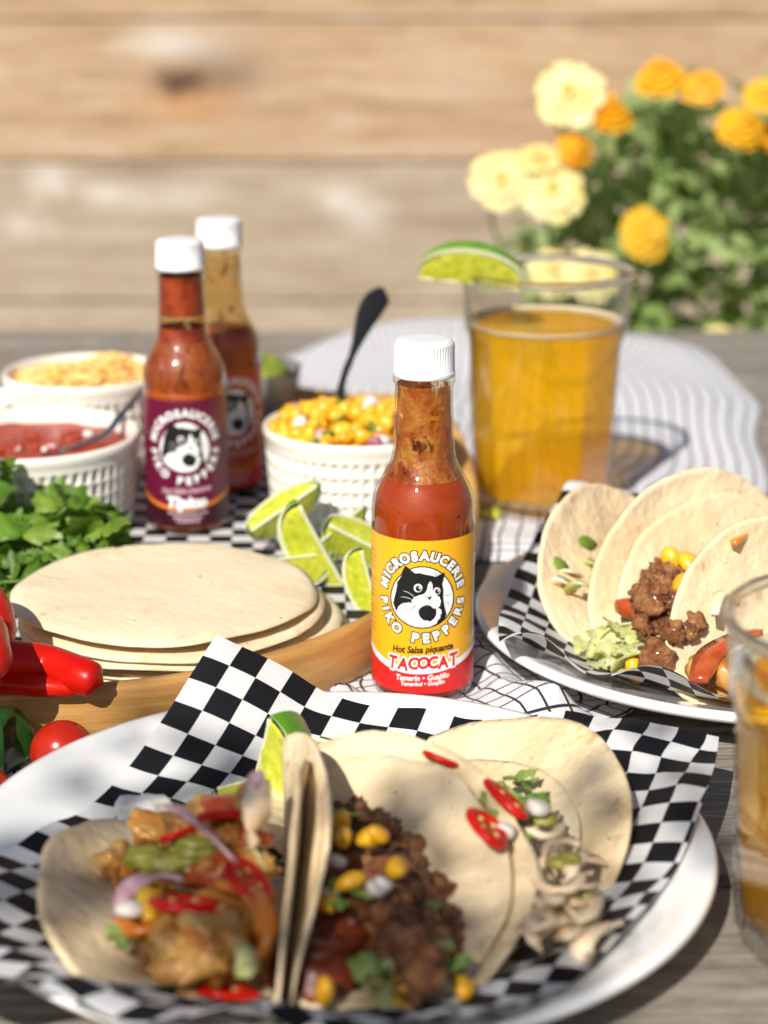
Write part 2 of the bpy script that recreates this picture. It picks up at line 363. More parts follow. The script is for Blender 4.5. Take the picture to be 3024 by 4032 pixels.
def hA(X, Y):
    if in_tray(X, Y): return 0
    h = .004 + .005 * noise.noise(Vector((X * 9 + Y * 3, Y * 4, 1))) + .0012 * math.sin(X * 38 + Y * 9 + 2 * noise.noise(Vector((X * 6, Y * 6, 3))))
    h = max(h, 0) + .012 * sstep(1.45, 1.6, Y) * (.6 + .4 * math.sin(X * 17 + 1))
    return h * near(X, Y, GL1.x, GL1.y, .045, .09) * near(X, Y, PL2.x, PL2.y, .12, .17)
towel('tea_towel', .078, 1.35, .192, .33, R_(-6), hA, 'rumpled white tea towel with thin dark checks spread behind and under the far beer glass', seed=2, square=3.2)
def hB(X, Y):
    h = .017 * math.exp(-((X - .076) / .02) ** 2 - ((Y - .79) / .04) ** 2) + .012 * math.exp(-((X + .028) / .014) ** 2 - ((Y - .828) / .03) ** 2)
    h += .009 * math.exp(-((X - .05) / .012) ** 2 - ((Y - .87) / .05) ** 2)
    h += .003 * (1 + noise.noise(Vector((X * 40, Y * 40, 5))))
    if in_tray(X, Y): h = 0
    return h * near(X, Y, BT1.x, BT1.y, .023, .04) * near(X, Y, PL1.x, PL1.y, .128, .15) * near(X, Y, PL2.x, PL2.y, .118, .145)
towel('tea_towel', .034, .83, .072, .062, R_(24), hB, 'folded checked tea towel under the yellow-labelled sauce bottle between the plates', seed=5, n=60, wob=.006)
def hC(X, Y):
    if in_tray(X, Y): return 0
    return (.002 + .003 * noise.noise(Vector((X * 20, Y * 20, 8)))) * near(X, Y, PL1.x, PL1.y, .12, .15)
towel('tea_towel', -.22, .672, .108, .1, R_(4), hC, 'flat checked tea towel at the left under the cherry tomatoes and plate rim', seed=8, n=50, wob=.006, square=8)
# ------------------------------------------------------------------ plates
PROF = [(.0, .004), (.05, .0035), (.078, .003), (.082, .0), (.087, .0), (.09, .003), (.112, .0095), (.13, .0155), (.1365, .0175), (.139, .0195), (.1392, .0212), (.138, .0226), (.1355, .0226), (.131, .0208), (.118, .0165), (.105, .0118), (.096, .0082), (.09, .0068), (.08, .0062), (.05, .006), (.0, .006)]
def plate_h(r):
    pr = PROF[11:][::-1]
    for (a, b) in zip(pr, pr[1:]):
        if r <= b[0]: return a[1] + (b[1] - a[1]) * (r - a[0]) / (b[0] - a[0])
    return .0226
def plate(loc, label):
    V, F = lathe(PROF, 160); o = mk('dinner_plate', V, F, M['ceramic'], loc=loc)
    return tag(o, label, 'plate', 'white dinner plates')
plate(PL1 + Vector((0, 0, .0014)), 'large white dinner plate in the foreground carrying three tacos')
plate(PL2 + Vector((0, 0, .0014)), 'white dinner plate at the right behind the foreground one, loaded with tacos')
def paper(T, Rr, L, Fc, pl, cells, label, lift, bow=(0, 0, 0, 0), n=110, wav=.0016, seed=0, ext=None):
    V, uv, F = [], [], []
    T, Rr, L, Fc = [Vector(q) for q in (T, Rr, L, Fc)]
    eB = (T - L).normalized(); eR = (Rr - T).normalized(); ctr = (T + Rr + L + Fc) / 4
    def outw(m): d = (m - ctr); d.z = 0; return d.normalized()
    oB, oL, oR, oF = outw((T + Rr) / 2), outw((T + L) / 2), outw((Rr + Fc) / 2), outw((L + Fc) / 2)
    for j in range(n + 1):
        for i in range(n + 1):
            u, v = i / n, j / n
            p = T * (1 - u) * (1 - v) + Rr * u * (1 - v) + L * (1 - u) * v + Fc * u * v
            p = p + oB * (bow[0] * 4 * u * (1 - u) * (1 - v)) + oL * (bow[1] * 4 * v * (1 - v) * (1 - u)) + oR * (bow[2] * 4 * v * (1 - v) * u) + oF * (bow[3] * 4 * u * (1 - u) * v)
            r = math.hypot(p.x - pl.x, p.y - pl.y)
            z = pl.z + .0014 + plate_h(r) + .0013
            ed = sstep(.25, .0, min(u, v, 1 - u, 1 - v))
            z += ed * (wav * 1.2 + wav * math.sin(u * 23 + v * 17 + 3 * noise.noise(Vector((u * 4, v * 4, seed))))) + .0006 * (1 + noise.noise(Vector((u * 14, v * 14, seed))))
            z += lift(u, v)
            V.append((p.x - pl.x, p.y - pl.y, z - pl.z)); uv.append((u * cells[0], v * cells[1]))
    W_ = [Vector(v) for v in V]; N = n + 1; cs_ = cells[2] if len(cells) > 2 else .0118; um = [0.0] * len(V); vm = [0.0] * len(V)
    for j in range(N):
        for i in range(1, N): um[j * N + i] = um[j * N + i - 1] + (W_[j * N + i] - W_[j * N + i - 1]).length / cs_
    for i in range(N):
        for j in range(1, N): vm[j * N + i] = vm[(j - 1) * N + i] + (W_[j * N + i] - W_[(j - 1) * N + i]).length / cs_
    uv = [(um[k] + 40.0, vm[k] + 40.0) for k in range(len(V))]
    for j in range(n):
        for i in range(n):
            a = j * (n + 1) + i; F.append((a, a + n + 1, a + n + 2, a + 1))
    o = mk('deli_paper', V, F, M['paper'], loc=pl, uv=uv)
    return tag(o, label, 'paper', 'checkered liner papers')
def lift1(u, v):
    d = math.hypot(u, v)
    z = .037 * max(0, 1 - d / .42) ** 1.5                        # back-left corner stands up
    z += .003 * max(0, 1 - math.hypot(1 - u, v) / .4) ** 1.2      # right corner sticks out over the rim
    z += .003 * sstep(.16, 0, u) * sstep(.1, .3, v)
    z += .0016 * sstep(.12, 0, v) * sstep(.15, .4, u) * (1 + math.sin(u * 19))
    z += .007 * sstep(.12, 0, 1 - v) * (1 + .6 * math.sin(u * 21))
    return z
paper((-.070, .748, 0), (.135, .708, 0), (-.180, .530, 0), (.025, .488, 0), PL1, (18, 20, .0121), 'black and white checkered paper on the foreground plate with one corner standing up', lift1, (.018, .004, .016, .01), seed=1)
def lift2(u, v):
    return .007 * sstep(.14, 0, 1 - v) * (1 + .9 * math.sin(u * 26)) + .004 * sstep(.12, 0, u) + .006 * sstep(.1, 0, v) + .010 * max(0, 1 - math.hypot(u, v) / .5) ** 1.1
c2 = PL2; a2 = R_(-14); ux = Vector((math.cos(a2), math.sin(a2), 0)); uy = Vector((-math.sin(a2), math.cos(a2), 0))
paper(c2 - ux * .112 + uy * .118, c2 + ux * .13 + uy * .118, c2 - ux * .108 - uy * .112, c2 + ux * .13 - uy * .112, c2, (19, 18), 'black and white checkered paper crumpled on the right-hand plate', lift2, (.014, .012, .01, .012), seed=4)
# ------------------------------------------------------------------ tray
tr = empty('oval_wooden_tray', (TRAY[0], TRAY[1], .0012), 'oval honey-coloured wooden tray holding the tortillas, bowls and far bottles', 'tray')
def oval(prof, n=144, raise_=None):
    V, F = [], []
    for (off, z) in prof:
        for i in range(n):
            a = 2 * math.pi * i / n; zz = z
            if raise_: zz = raise_(a, z)
            V.append(((TRAY[2] - off) * math.cos(a), (TRAY[3] - off) * math.sin(a), zz))
    m = len(prof)
    for j in range(m - 1):
        for i in range(n):
            k = (i + 1) % n; F.append((j * n + i, j * n + k, (j + 1) * n + k, (j + 1) * n + i))
    return V, F
def rz(a, z):
    w_ = math.exp(-((a - R_(25)) / R_(20)) ** 2) + math.exp(-((a - R_(205)) / R_(20)) ** 2)
    return z + (.024 * w_ if z > .02 else 0)
prof = [(.004, .0), (.0015, .003), (.0, .010), (.0, .024), (.0012, .0275), (.003, .029), (.0065, .029), (.0082, .0275), (.009, .024), (.011, .011)]
V, F = oval(prof, raise_=rz); mk('rim', V, F, M['tray'], tr)
V, F = oval([(.0035, .0005), (.0105, .0098)]); n = 144; F.append(tuple(range(n))[::-1]); F.append(tuple(range(n, 2 * n))); mk('base', V, F, M['tray'], tr, smooth=False)
TZ = .0012 + .0098
# checkered liner in the tray
V, uv, F = [], [], []
for j in range(41):
    for i in range(31):
        x, y_ = -.10 + .285 * i / 30, -.2 + .38 * j / 40
        lim = 1.0
        q = math.hypot(x / (TRAY[2] - .013), y_ / (TRAY[3] - .013)); 
        if q > 1: x, y_ = x / q, y_ / q
        V.append((x, y_, .0108 + .0004 * noise.noise(Vector((x * 30, y_ * 30, 2))) + .004 * sstep(.93, 1.0, q))); uv.append((.285 / .0125 * i / 30 + 3 * y_, .38 / .0125 * j / 40))
for j in range(40):
    for i in range(30):
        a = j * 31 + i; F.append((a, a + 1, a + 32, a + 31))
o = mk('deli_paper', V, F, M['paper'], loc=(TRAY[0], TRAY[1], .0014), uv=uv); tag(o, 'black and white checkered paper lining the wooden tray beside the limes', 'paper', 'checkered liner papers')
TZ += .0008
# ------------------------------------------------------------------ sauce bottles
BR_ = .0238
_fc = {}
def glyph(ch, off, size, shear=0):
    key = (ch, off, size, shear)
    if key not in _fc:
        cu = bpy.data.curves.new('t', 'FONT'); cu.body = ch; cu.size = size; cu.offset = off; cu.shear = shear; cu.resolution_u = 3
        cu.align_x = 'CENTER'; ob = bpy.data.objects.new('t', cu); C.objects.link(ob)
        bpy.context.view_layer.update(); dg = bpy.context.evaluated_depsgraph_get()
        me = bpy.data.meshes.new_from_object(ob.evaluated_get(dg))
        V = [Vector((v.co.x, v.co.y)) for v in me.vertices]; F = [tuple(p.vertices) for p in me.polygons]
        bpy.data.objects.remove(ob); bpy.data.curves.remove(cu); bpy.data.meshes.remove(me)
        _fc[key] = (V, F)
    return _fc[key]
def place2(V, cx, cz, ang, s=1):
    c, n = math.cos(ang), math.sin(ang); return [Vector((cx + s * (c * v.x - n * v.y), cz + s * (n * v.x + c * v.y))) for v in V]
def polyfill(P):
    bm = bmesh.new(); vs = [bm.verts.new((p[0], p[1], 0)) for p in P]; f = bm.faces.new(vs)
    bmesh.ops.triangulate(bm, faces=[f]); bm.verts.ensure_lookup_table()
    r = ([Vector((v.co.x, v.co.y)) for v in bm.verts], [tuple(v.index for v in q.verts) for q in bm.faces]); bm.free(); return r
def circ(cx, cz, rx, rz=None, n=28):
    rz = rz or rx; return [(cx + rx * math.cos(2 * math.pi * i / n), cz + rz * math.sin(2 * math.pi * i / n)) for i in range(n)]
def stroke(P, w_):
    P = [Vector(p) for p in P]; L, Rr = [], []
    for i, p in enumerate(P):
        t = (P[min(i + 1, len(P) - 1)] - P[max(i - 1, 0)]).normalized(); nrm = Vector((-t.y, t.x)); ww = w_ * (1 - .6 * abs(2 * i / (len(P) - 1) - 1))
        L.append(p + nrm * ww); Rr.append(p - nrm * ww)
    V = L + Rr; m = len(P); return V, [(i, i + 1, m + i + 1, m + i) for i in range(m - 1)]
def decal(name, shapes, mat, parent, layer, step=.0014):
    V, F = join([([Vector((p[0], p[1], 0)) for p in v], f) for v, f in shapes])
    bm = bmesh.new(); vs = [bm.verts.new(v) for v in V]
    for f in F:
        try: bm.faces.new([vs[i] for i in f])
        except ValueError: pass
    xs = [v.co.x for v in bm.verts]; x = math.ceil(min(xs) / step) * step
    while x < max(xs):
        bmesh.ops.bisect_plane(bm, geom=bm.verts[:] + bm.edges[:] + bm.faces[:], plane_co=(x, 0, 0), plane_no=(1, 0, 0), dist=1e-7); x += step
    r = BR_ + .00006 + 5e-5 * layer
    for v in bm.verts:
        a = v.co.x / BR_; v.co = (r * math.sin(a), -r * math.cos(a), v.co.y)
    me = bpy.data.meshes.new(name); bmesh.ops.recalc_face_normals(bm, faces=bm.faces[:]); bm.to_mesh(me); bm.free(); me.materials.append(mat)
    return link(name, me, None, parent)
def Lz(zx, zy):                                 # reading of the label (close-up coordinates) -> unrolled label
    px, py = 1450 + zx * .31645, 2050 + zy * .31645
    t = (py - 2016) / FPX; d = Vector(((px - 1512) / FPX, C_ - t * S_, -(S_ + t * C_)))
    o = Vector((-BT1.x, -BT1.y, CAM_H - .0022)); a = d.x ** 2 + d.y ** 2; b = o.x * d.x + o.y * d.y; c = o.x ** 2 + o.y ** 2 - BR_ ** 2
    D = b * b - a * c; D = max(D, 0); p = o + d * ((-b - math.sqrt(D)) / a)
    return (BR_ * math.atan2(p.x, -p.y) , p.z)
def LP(*pts): return [Lz(*p) for p in pts]
EC = Lz(672, 955)
EC_R = .0153
CAT = dict(
 head=[(462, 555), (505, 590), (545, 625), (590, 655), (640, 650), (710, 668), (790, 682), (832, 700), (880, 672), (955, 640), (940, 710), (920, 790), (935, 870), (932, 960), (946, 1060), (972, 1165), (950, 1215), (905, 1255), (860, 1280), (760, 1318), (672, 1325), (560, 1308), (470, 1265), (395, 1195), (345, 1110), (312, 1030), (330, 940), (350, 860), (362, 790), (358, 765), (385, 730), (412, 690), (408, 672), (428, 620)],
 chest=[(360, 1110), (385, 1060), (430, 1028), (520, 1015), (565, 1055), (700, 1050), (800, 1085), (860, 1080), (905, 1105), (912, 1150), (898, 1160), (893, 1205), (862, 1240), (850, 1275), (760, 1318), (672, 1326), (580, 1312), (490, 1270), (420, 1210), (375, 1160)],
 mouth=[(640, 1090), (700, 1052), (760, 1070), (842, 1095), (848, 1140), (838, 1185), (815, 1218), (768, 1256), (735, 1240), (690, 1240), (645, 1200), (625, 1150), (626, 1115)],
 muzzle=[(540, 1000), (572, 952), (640, 925), (695, 910), (728, 865), (745, 790), (772, 750), (797, 790), (800, 860), (830, 915), (882, 945), (901, 1000), (888, 1060), (850, 1092), (805, 1088), (770, 1052), (720, 1045), (650, 1072), (580, 1062), (545, 1035)],
 nose=[(718, 938), (752, 945), (792, 938), (785, 960), (770, 968), (766, 990), (752, 985), (748, 966)])
def grow(P, k):
    c = Vector((sum(p[0] for p in P) / len(P), sum(p[1] for p in P) / len(P))); out = []
    for p in P: v = Vector(p) - c; out.append(tuple(c + v * (1 + k / max(v.length, 1))))
    return out
def arc_text(s, a0, a1, rad, size, off, bottom=False):
    out = []; W = {'I': .55, 'M': 1.25, 'E': .85, 'R': .98, 'P': .92, 'S': .9, ' ': .75, 'O': 1.08, 'C': 1.0, 'K': 1.0, 'A': 1.02, 'U': 1.0}
    ws = [W.get(c, 1) for c in s]; tot = sum(ws) - ws[0] / 2 - ws[-1] / 2; acc = -ws[0] / 2
    for c, w_ in zip(s, ws):
        mid = acc + w_ / 2; acc += w_; a = a0 + (a1 - a0) * mid / tot
        if c == ' ': continue
        V, F = glyph(c, off, size); h = size * .69 / 2
        V = [Vector((v.x, v.y - h)) for v in V]
        rot = a - math.pi / 2 if not bottom else a + math.pi / 2
        out.append((place2(V, EC[0] + rad * math.cos(a), EC[1] + rad * math.sin(a), rot), F))
    return out
def line_text(s, cx, cz, size, off, shear, width=None, rot=0):
    V, F = glyph(s, off, size, shear); x0, x1 = min(v.x for v in V), max(v.x for v in V)
    k = (width / (x1 - x0)) if width else 1; mx = (x0 + x1) / 2
    c, n = math.cos(rot), math.sin(rot)
    return [([Vector((cx + c * (v.x - mx) * k - n * v.y, cz + n * (v.x - mx) * k + c * v.y)) for v in V], F)]
def rect(x0, x1, z0, z1): return polyfill([(x0, z0), (x1, z0), (x1, z1), (x0, z1)])
BPROF = [(.0, .0012), (.017, .0008), (.0205, .0002), (.0225, .0012), (.0236, .0032), (.0238, .006), (.0238, .03), (.0238, .06), (.0238, .0862), (.02375, .0895), (.0234, .0925), (.0226, .0958), (.0212, .0992), (.0194, .1025), (.0174, .1060), (.0157, .1092), (.0146, .1122), (.0141, .1155), (.0138, .121), (.0134, .13), (.0131, .138), (.0130, .1445), (.0132, .1462), (.0139, .1472), (.0139, .149), (.0131, .1498), (.0125, .151)]
def inner(z0, z1, gap=.0014, n=30):
    out = []
    for i in range(n + 1):
        z = z0 + (z1 - z0) * i / n
        for (a, b) in zip(BPROF, BPROF[1:]):
            if a[1] <= z <= b[1] and b[1] > a[1]:
                out.append((a[0] + (b[0] - a[0]) * (z - a[1]) / (b[1] - a[1]) - gap, z)); break
    return out
def film_mat(name, c1, c2, cover, streak=(1, 1, .5)):
    m, t, n, l, p = nodes(name); v = coords(t, scale=streak)
    c = ramp(t, tnoise(t, v, 130, 5, .6), [(.35, c1), (.65, c2)]); l.new(c, p.inputs['Base Color']); p.inputs['Roughness'].default_value = .3
    bump(t, tnoise(t, v, 240, 4), .9, .002)
    tl = n.new('ShaderNodeBsdfTranslucent'); l.new(c, tl.inputs[0]); m1 = n.new('ShaderNodeMixShader'); m1.inputs[0].default_value = .5
    l.new(p.outputs[0], m1.inputs[1]); l.new(tl.outputs[0], m1.inputs[2])
    tp = n.new('ShaderNodeBsdfTransparent'); tp.inputs[0].default_value = (.92, .78, .5, 1); m2 = n.new('ShaderNodeMixShader')
    msk = ramp(t, tnoise(t, v, 95, 5, .65, .6), [(cover - .05, (0, 0, 0)), (cover + .05, (1, 1, 1))]); l.new(msk, m2.inputs[0])
    l.new(m1.outputs[0], m2.inputs[1]); l.new(tp.outputs[0], m2.inputs[2]); l.new(m2.outputs[0], n['Material Output'].inputs[0]); return m
def sauce_mat(name, c1, c2):
    m, t, n, l, p = nodes(name); v = coords(t)
    c = ramp(t, tnoise(t, v, 60, 6, .7), [(.3, c1), (.7, c2)])
    vo = n.new('ShaderNodeTexVoronoi'); vo.inputs['Scale'].default_value = 210; l.new(v, vo.inputs['Vector'])
    oi = tnoise(t, v, 60, 2)
    c = mixc(t, math_(t, 'MULTIPLY', math_(t, 'LESS_THAN', vo.outputs['Distance'], .16), math_(t, 'GREATER_THAN', oi, .56)), c, (.02, .006, .003))
    l.new(c, p.inputs['Base Color']); p.inputs['Roughness'].default_value = .5; p.inputs['Specular IOR Level'].default_value = .2; bump(t, tnoise(t, v, 350, 4), .25, .0006); return m
def cap_mesh():
    n = 336; V, F = [], []
    pr = [(.0, .0165), (.0085, .0165), (.0112, .0164), (.0124, .0159), (.0131, .0149), (.0135, .0142), (.0136, .0136), (.0136, .0022), (.0138, .0020), (.0139, .0014), (.0139, .0001), (.0136, -.0003), (.0128, -.0003)]
    def rf(r, z, a): return r - (.00045 * (.5 + .5 * math.cos(a * 56)) if .002 < z < .0138 and r > .013 else 0)
    return lathe(pr, n, rf, False, False)
def bottle(loc, label, cols, title, film, sauce_top, sauce_cols, extra=(), group='hot sauce bottles', rz_=0):
    b = empty('sauce_bottle', loc, label, 'bottle', group, rz_)
    V, F = lathe(BPROF, 96, None, False, False); mk('glass', V, F, M['glass'], b)
    pr = [(0, .003)] + inner(.0035, sauce_top) + [(0, sauce_top)]
    V, F = lathe(pr, 72); s = mk('sauce', V, F, sauce_mat(title + '_sauce', *sauce_cols), b)
    for (z0, z1, mt) in (film if isinstance(film, list) else [(sauce_top + .0002, .1465, film)]):
        V, F = lathe(inner(z0, z1, .0011), 72, None, False, False); mk('sauce_residue', V, F, mt, b)
    for (z0, z1, mt) in extra:
        V, F = lathe(inner(z0, z1, .0019), 64, None, False, False); mk('sauce_residue', V, F, mt, b)
    V, F = cap_mesh(); mk('cap', V, F, M['cap'], b, loc=(0, 0, .1502))
    # label wrapped on the glass
    zt, zb_ = .0795, .0062; W = math.pi * BR_ * .93
    n = 120; V, F = [], []
    for z in (zb_, zt):
        for i in range(n + 1):
            a = (-W + 2 * W * i / n) / BR_; r = BR_ + .00005; V.append((r * math.sin(a), -r * math.cos(a), z))
    F = [(i, i + 1, n + 2 + i, n + 1 + i) for i in range(n)]
    lb = mk('label', V, F, cols['top'], b)
    def curve(x, d): 
        u = x / .0238
        return .0232 + d + .0105 * (1 - math.cos(u * .95 + .18)) * (1.0 if u < 0 else .72) - .0058
    xs = [-.045 + .09 * i / 60 for i in range(61)]
    def band(d0, d1): 
        P = [(x, max(curve(x, d0), zb_)) for x in xs]; Q = [(x, max(curve(x, d1), zb_)) for x in xs]; m = len(xs)
        return [([Vector(p) for p in P + Q], [(i, i + 1, m + i + 1, m + i) for i in range(m - 1)])]
    decal('stripe', band(-.0017, .0014 if title == 'TACOCAT' else .0006), cols['stripe'], lb, 1)
    P = [(x, zb_) for x in xs]; Q = [(x, curve(x, -.0017)) for x in xs]; m = len(xs)
    decal('lower_panel', [([Vector(p) for p in P + Q], [(i, i + 1, m + i + 1, m + i) for i in range(m - 1)])], cols['bottom'], lb, 1)
    # emblem
    s_ = EC_R
    disc = polyfill(LP(*circ(672, 955, 398, 390, 56)))
    disc2 = polyfill(LP(*circ(672, 955, 381, 374, 56)))
    oc = cols['outline']
    decal('emblem_ring', [disc], oc, lb, 1); decal('emblem_ground', [disc2], M['print_white'], lb, 2)
    decal('cat_fur', [polyfill(LP(*CAT['head']))], M['print_black'], lb, 3)
    decal('cat_chest', [polyfill(LP(*CAT['chest']))], M['print_white'], lb, 4)
    decal('cat_mouth', [polyfill(LP(*CAT['mouth'])), polyfill(LP(*grow(CAT['muzzle'], 5)))], M['print_black'], lb, 5)
    decal('cat_muzzle', [polyfill(LP(*CAT['muzzle'])), polyfill(LP(*circ(620, 835, 52, 52))), polyfill(LP(*circ(852, 872, 43, 44))), stroke(LP((438, 872), (490, 885), (545, 920), (580, 952)), .00013), stroke(LP((406, 946), (460, 948), (510, 962), (548, 982)), .00013)], M['print_white'], lb, 6)
    ink = [polyfill(LP(*circ(625, 842, 35, 36))), polyfill(LP(*circ(856, 876, 29, 31))), polyfill(LP(*CAT['nose'])), stroke(LP((760, 985), (762, 1010), (735, 1045), (700, 1055)), .00012), stroke(LP((762, 1010), (780, 1030), (785, 1050)), .00012),
           stroke(LP((375, 1100), (440, 1112), (520, 1100), (580, 1060), (605, 1030)), .00011), stroke(LP((485, 1152), (530, 1130), (575, 1080), (590, 1045)), .00011)]
    for (x, z) in ((598, 972), (640, 968), (672, 965), (700, 972), (582, 1003), (625, 1000), (660, 1012), (695, 1000), (600, 1032), (640, 1042), (800, 985), (845, 985), (873, 993), (875, 1020), (862, 1053), (812, 1080)): ink.append(polyfill(LP(*circ(x, z, 6.5, 6.5, 10))))
    for (x, z) in ((826, 1012), (832, 1040)): ink.append(stroke(LP((x - 18, z + 4), (x, z - 8), (x + 16, z + 2)), .0001))
    for P in (((633, 598), (640, 640), (662, 668), (700, 682)), ((838, 615), (828, 655), (802, 692)), ((875, 640), (845, 670), (825, 695)), ((938, 935), (975, 920), (1022, 910)), ((945, 1012), (980, 1018), (1008, 1040)), ((985, 700), (1020, 690))): ink.append(stroke(LP(*P), .0001))
    decal('cat_features', ink, M['print_black'], lb, 7)
    decal('eye_shine', [polyfill(LP(*circ(640, 833, 11, 12, 12))), polyfill(LP(*circ(868, 868, 9, 10, 12)))], M['print_white'], lb, 8)
    for (txt, a0, a1, bot) in (('MICROSAUCERIE', R_(166), R_(13), False), ('PIKO PEPPERS', R_(191), R_(349), True)):
        if cols['outline_text']: decal('lettering_outline', arc_text(txt, a0, a1, s_ * 1.285, .0061, .00085, bot), oc, lb, 1)
        decal('lettering', arc_text(txt, a0, a1, s_ * 1.285, .0061, .00034, bot), M['print_white'], lb, 2)
    c1 = Lz(680, 1645); c2_ = Lz(680, 1830)
    decal('lettering', line_text('Hot Salsa piquante', c1[0], c1[1], .0046, .00014, .25, .0292, R_(3)), cols['small'], lb, 3)
    if title == 'TACOCAT':
        tx = .0052
        acc = []; acc2 = []
        for k, ch in enumerate('TACOCAT'):
            zx = 300 + k * 126; z0 = 1835 + (18 if 1 <= k <= 5 else -8) - k * 5; p = Lz(zx, z0)
            for off, lst in ((.0003, acc), (.001, acc2)):
                V2, F2 = glyph(ch, off, .0074, .1); V2 = [Vector((v.x * .94, v.y * (1.2 if k in (0, 6) else 1.08))) for v in V2]; lst.append((place2(V2, p[0], p[1], R_(4 if k > 3 else -3)), F2))
        decal('lettering_outline', acc2, M['print_white'], lb, 3); decal('lettering', acc, M['print_red'], lb, 4)
        p1, p2 = Lz(680, 1990), Lz(680, 2054)
        decal('lettering', line_text('Tamarin \u2022 Guajillo', p1[0], p1[1], .0037, .0001, .22, .0252, R_(3)) + line_text('Tamarind \u2022 Guajillo', p2[0], p2[1], .0028, .00007, .22, .0205, R_(3)), M['print_white'], lb, 3)
        # barcode panel and side print
        bx0 = BR_ * R_(70); decal('barcode_panel', [rect(bx0, bx0 + .02, Lz(1000, 1560)[1], Lz(1000, 520)[1])], M['print_white'], lb, 2)
        random.seed(3); bars = []; z = Lz(1000, 1500)[1]
        while z < Lz(1000, 700)[1]: h = random.choice((.0003, .0005, .0008)); bars.append(rect(bx0 + .0022, bx0 + .012, z, z + h)); z += h + random.choice((.0003, .0006))
        decal('barcode', bars, M['print_black'], lb, 3)
        side = []
        for r_ in range(15):
            z = .070 - r_ * .0027
            if r_ in (4, 9): continue
            x = -BR_ * R_(118)
            while x < -BR_ * R_(66): l_ = random.uniform(.0008, .0026); side.append(rect(x, min(x + l_, -BR_ * R_(64)), z, z + .0009)); x += l_ + .0006
        decal('side_print', side, M['print_rust'], lb, 2)
    else:
        if title == 'Tipico': decal('lettering', line_text('Tipico', c2_[0], c2_[1] - .0012, .0086, .0006, .2, .0235), M['print_white'], lb, 4)
        random.seed(5); rows = []
        for z, hw in ((.0135, .0115), (.0108, .0085), (.0086, .0065)):
            x = -hw
            while x < hw: l_ = random.uniform(.0008, .0026); rows.append(rect(x, min(x + l_, hw), z, z + .0013)); x += l_ + .0006
        decal('small_print', rows, M['print_pink'], lb, 2)
    return b
paint = lambda n_, c: plain(n_, c, .35)
Yl, Rd, Pu, Pd = paint('yellow_label', (.86, .42, .012)), paint('red_label', (.62, .012, .01)), paint('plum_label', (.12, .003, .03)), paint('dark_plum_label', (.035, .002, .01))
Og, Or2 = paint('orange_stripe', (.72, .19, .015)), paint('brick_label', (.5, .07, .02))
film1 = film_mat('amber_residue', (.5, .1, .008), (.74, .34, .05), .56, (1, 1, .9))
film2 = film_mat('rust_residue', (.36, .04, .006), (.6, .17, .02), .6)
film3 = film_mat('pale_residue', (.55, .28, .1), (.72, .5, .25), .45)
film4 = plain('dark_red_residue', (.22, .022, .004), .4, var=(120, [(.3, (.15, .012, .003)), (.7, (.34, .05, .008))]), bmp=(200, .5, .001), spec=.2)
bottle(BT1 + Vector((0, 0, .0022)), 'small glass hot sauce bottle with yellow and red label and white cap', dict(top=Yl, stripe=M['print_white'], bottom=Rd, outline=M['print_black'], outline_text=True, small=M['print_black']), 'TACOCAT', film1, .1035, ((.25, .024, .0015), (.37, .046, .002)), extra=[(.1036, .1165, film2)])
bp = at(742, 2066, TZ)
bottle((bp.x, bp.y, TZ), 'glass sauce bottle with plum-purple label, nearer of the two on the tray', dict(top=Pu, stripe=Og, bottom=Pd, outline=Pu, outline_text=False, small=M['print_pink']), 'Tipico', [(.0832, .1095, film2), (.1095, .1175, film4), (.1175, .1245, film3), (.1245, .1465, film4)], .083, ((.3, .045, .004), (.42, .09, .008)), rz_=R_(6))
bottle((-.0985, 1.136, TZ), 'half-hidden sauce bottle with red label and pale neck, behind the plum-labelled one', dict(top=Or2, stripe=Og, bottom=Rd, outline=Or2, outline_text=False, small=M['print_pink']), 'unread', film3, .1, ((.3, .045, .006), (.42, .09, .012)), rz_=R_(22))
# ------------------------------------------------------------------ bowls and dips
def ramekin(loc, r, h, label, name='ramekin', cols=60, rows=5, mat=None):
    n, nz = cols * 6, 44; V, F = [], []
    def rad(z): return r * (.9 + .1 * (z / h) ** .6)
    def rf(q, z, a):
        if q > 0: return q
    prof = [(-.0, .002), (r * .80, .002), (r * .86, 0)]
    rings = []
    for (q, z) in ((r * .5, .002), (r * .82, .0018), (r * .86, 0), (r * .9, .0012)): rings.append([(q, z)] * n)
    for j in range(nz + 1):
        z = .003 + (h * .86 - .003) * j / nz; row = []
        fz = (z - .004) / (h * .82 - .004) * rows
        mz = sstep(.14, .18, fz % 1) * sstep(.86, .82, fz % 1) if 0 <= fz < rows else 0
        for i in range(n):
            u = (i % 6) / 6; ma = 1 if 2 <= i % 6 <= 4 else 0
            row.append((rad(z) - .0032 * mz * ma, z))
        rings.append(row)
    for (q, z) in ((r * 1.0, h * .89), (r * 1.015, h * .93), (r * 1.015, h * .975), (r * 1.0, h), (r * .965, h), (r * .95, h * .97), (r * .93, h * .8), (r * .9, h * .5), (r * .84, h * .15), (r * .6, h * .1)): rings.append([(q, z)] * n)
    for row in rings:
        for i, (q, z) in enumerate(row): a = 2 * math.pi * i / n; V.append((q * math.cos(a), q * math.sin(a), z))
    for j in range(len(rings) - 1):
        for i in range(n):
            k = (i + 1) % n; F.append((j * n + i, j * n + k, (j + 1) * n + k, (j + 1) * n + i))
    F.append(tuple(range(n))[::-1]); F.append(tuple(range((len(rings) - 1) * n, len(rings) * n)))
    o = mk(name, V, F, mat or M['bowl'], loc=loc)
    return tag(o, label, 'bowl', 'dip bowls on the tray')
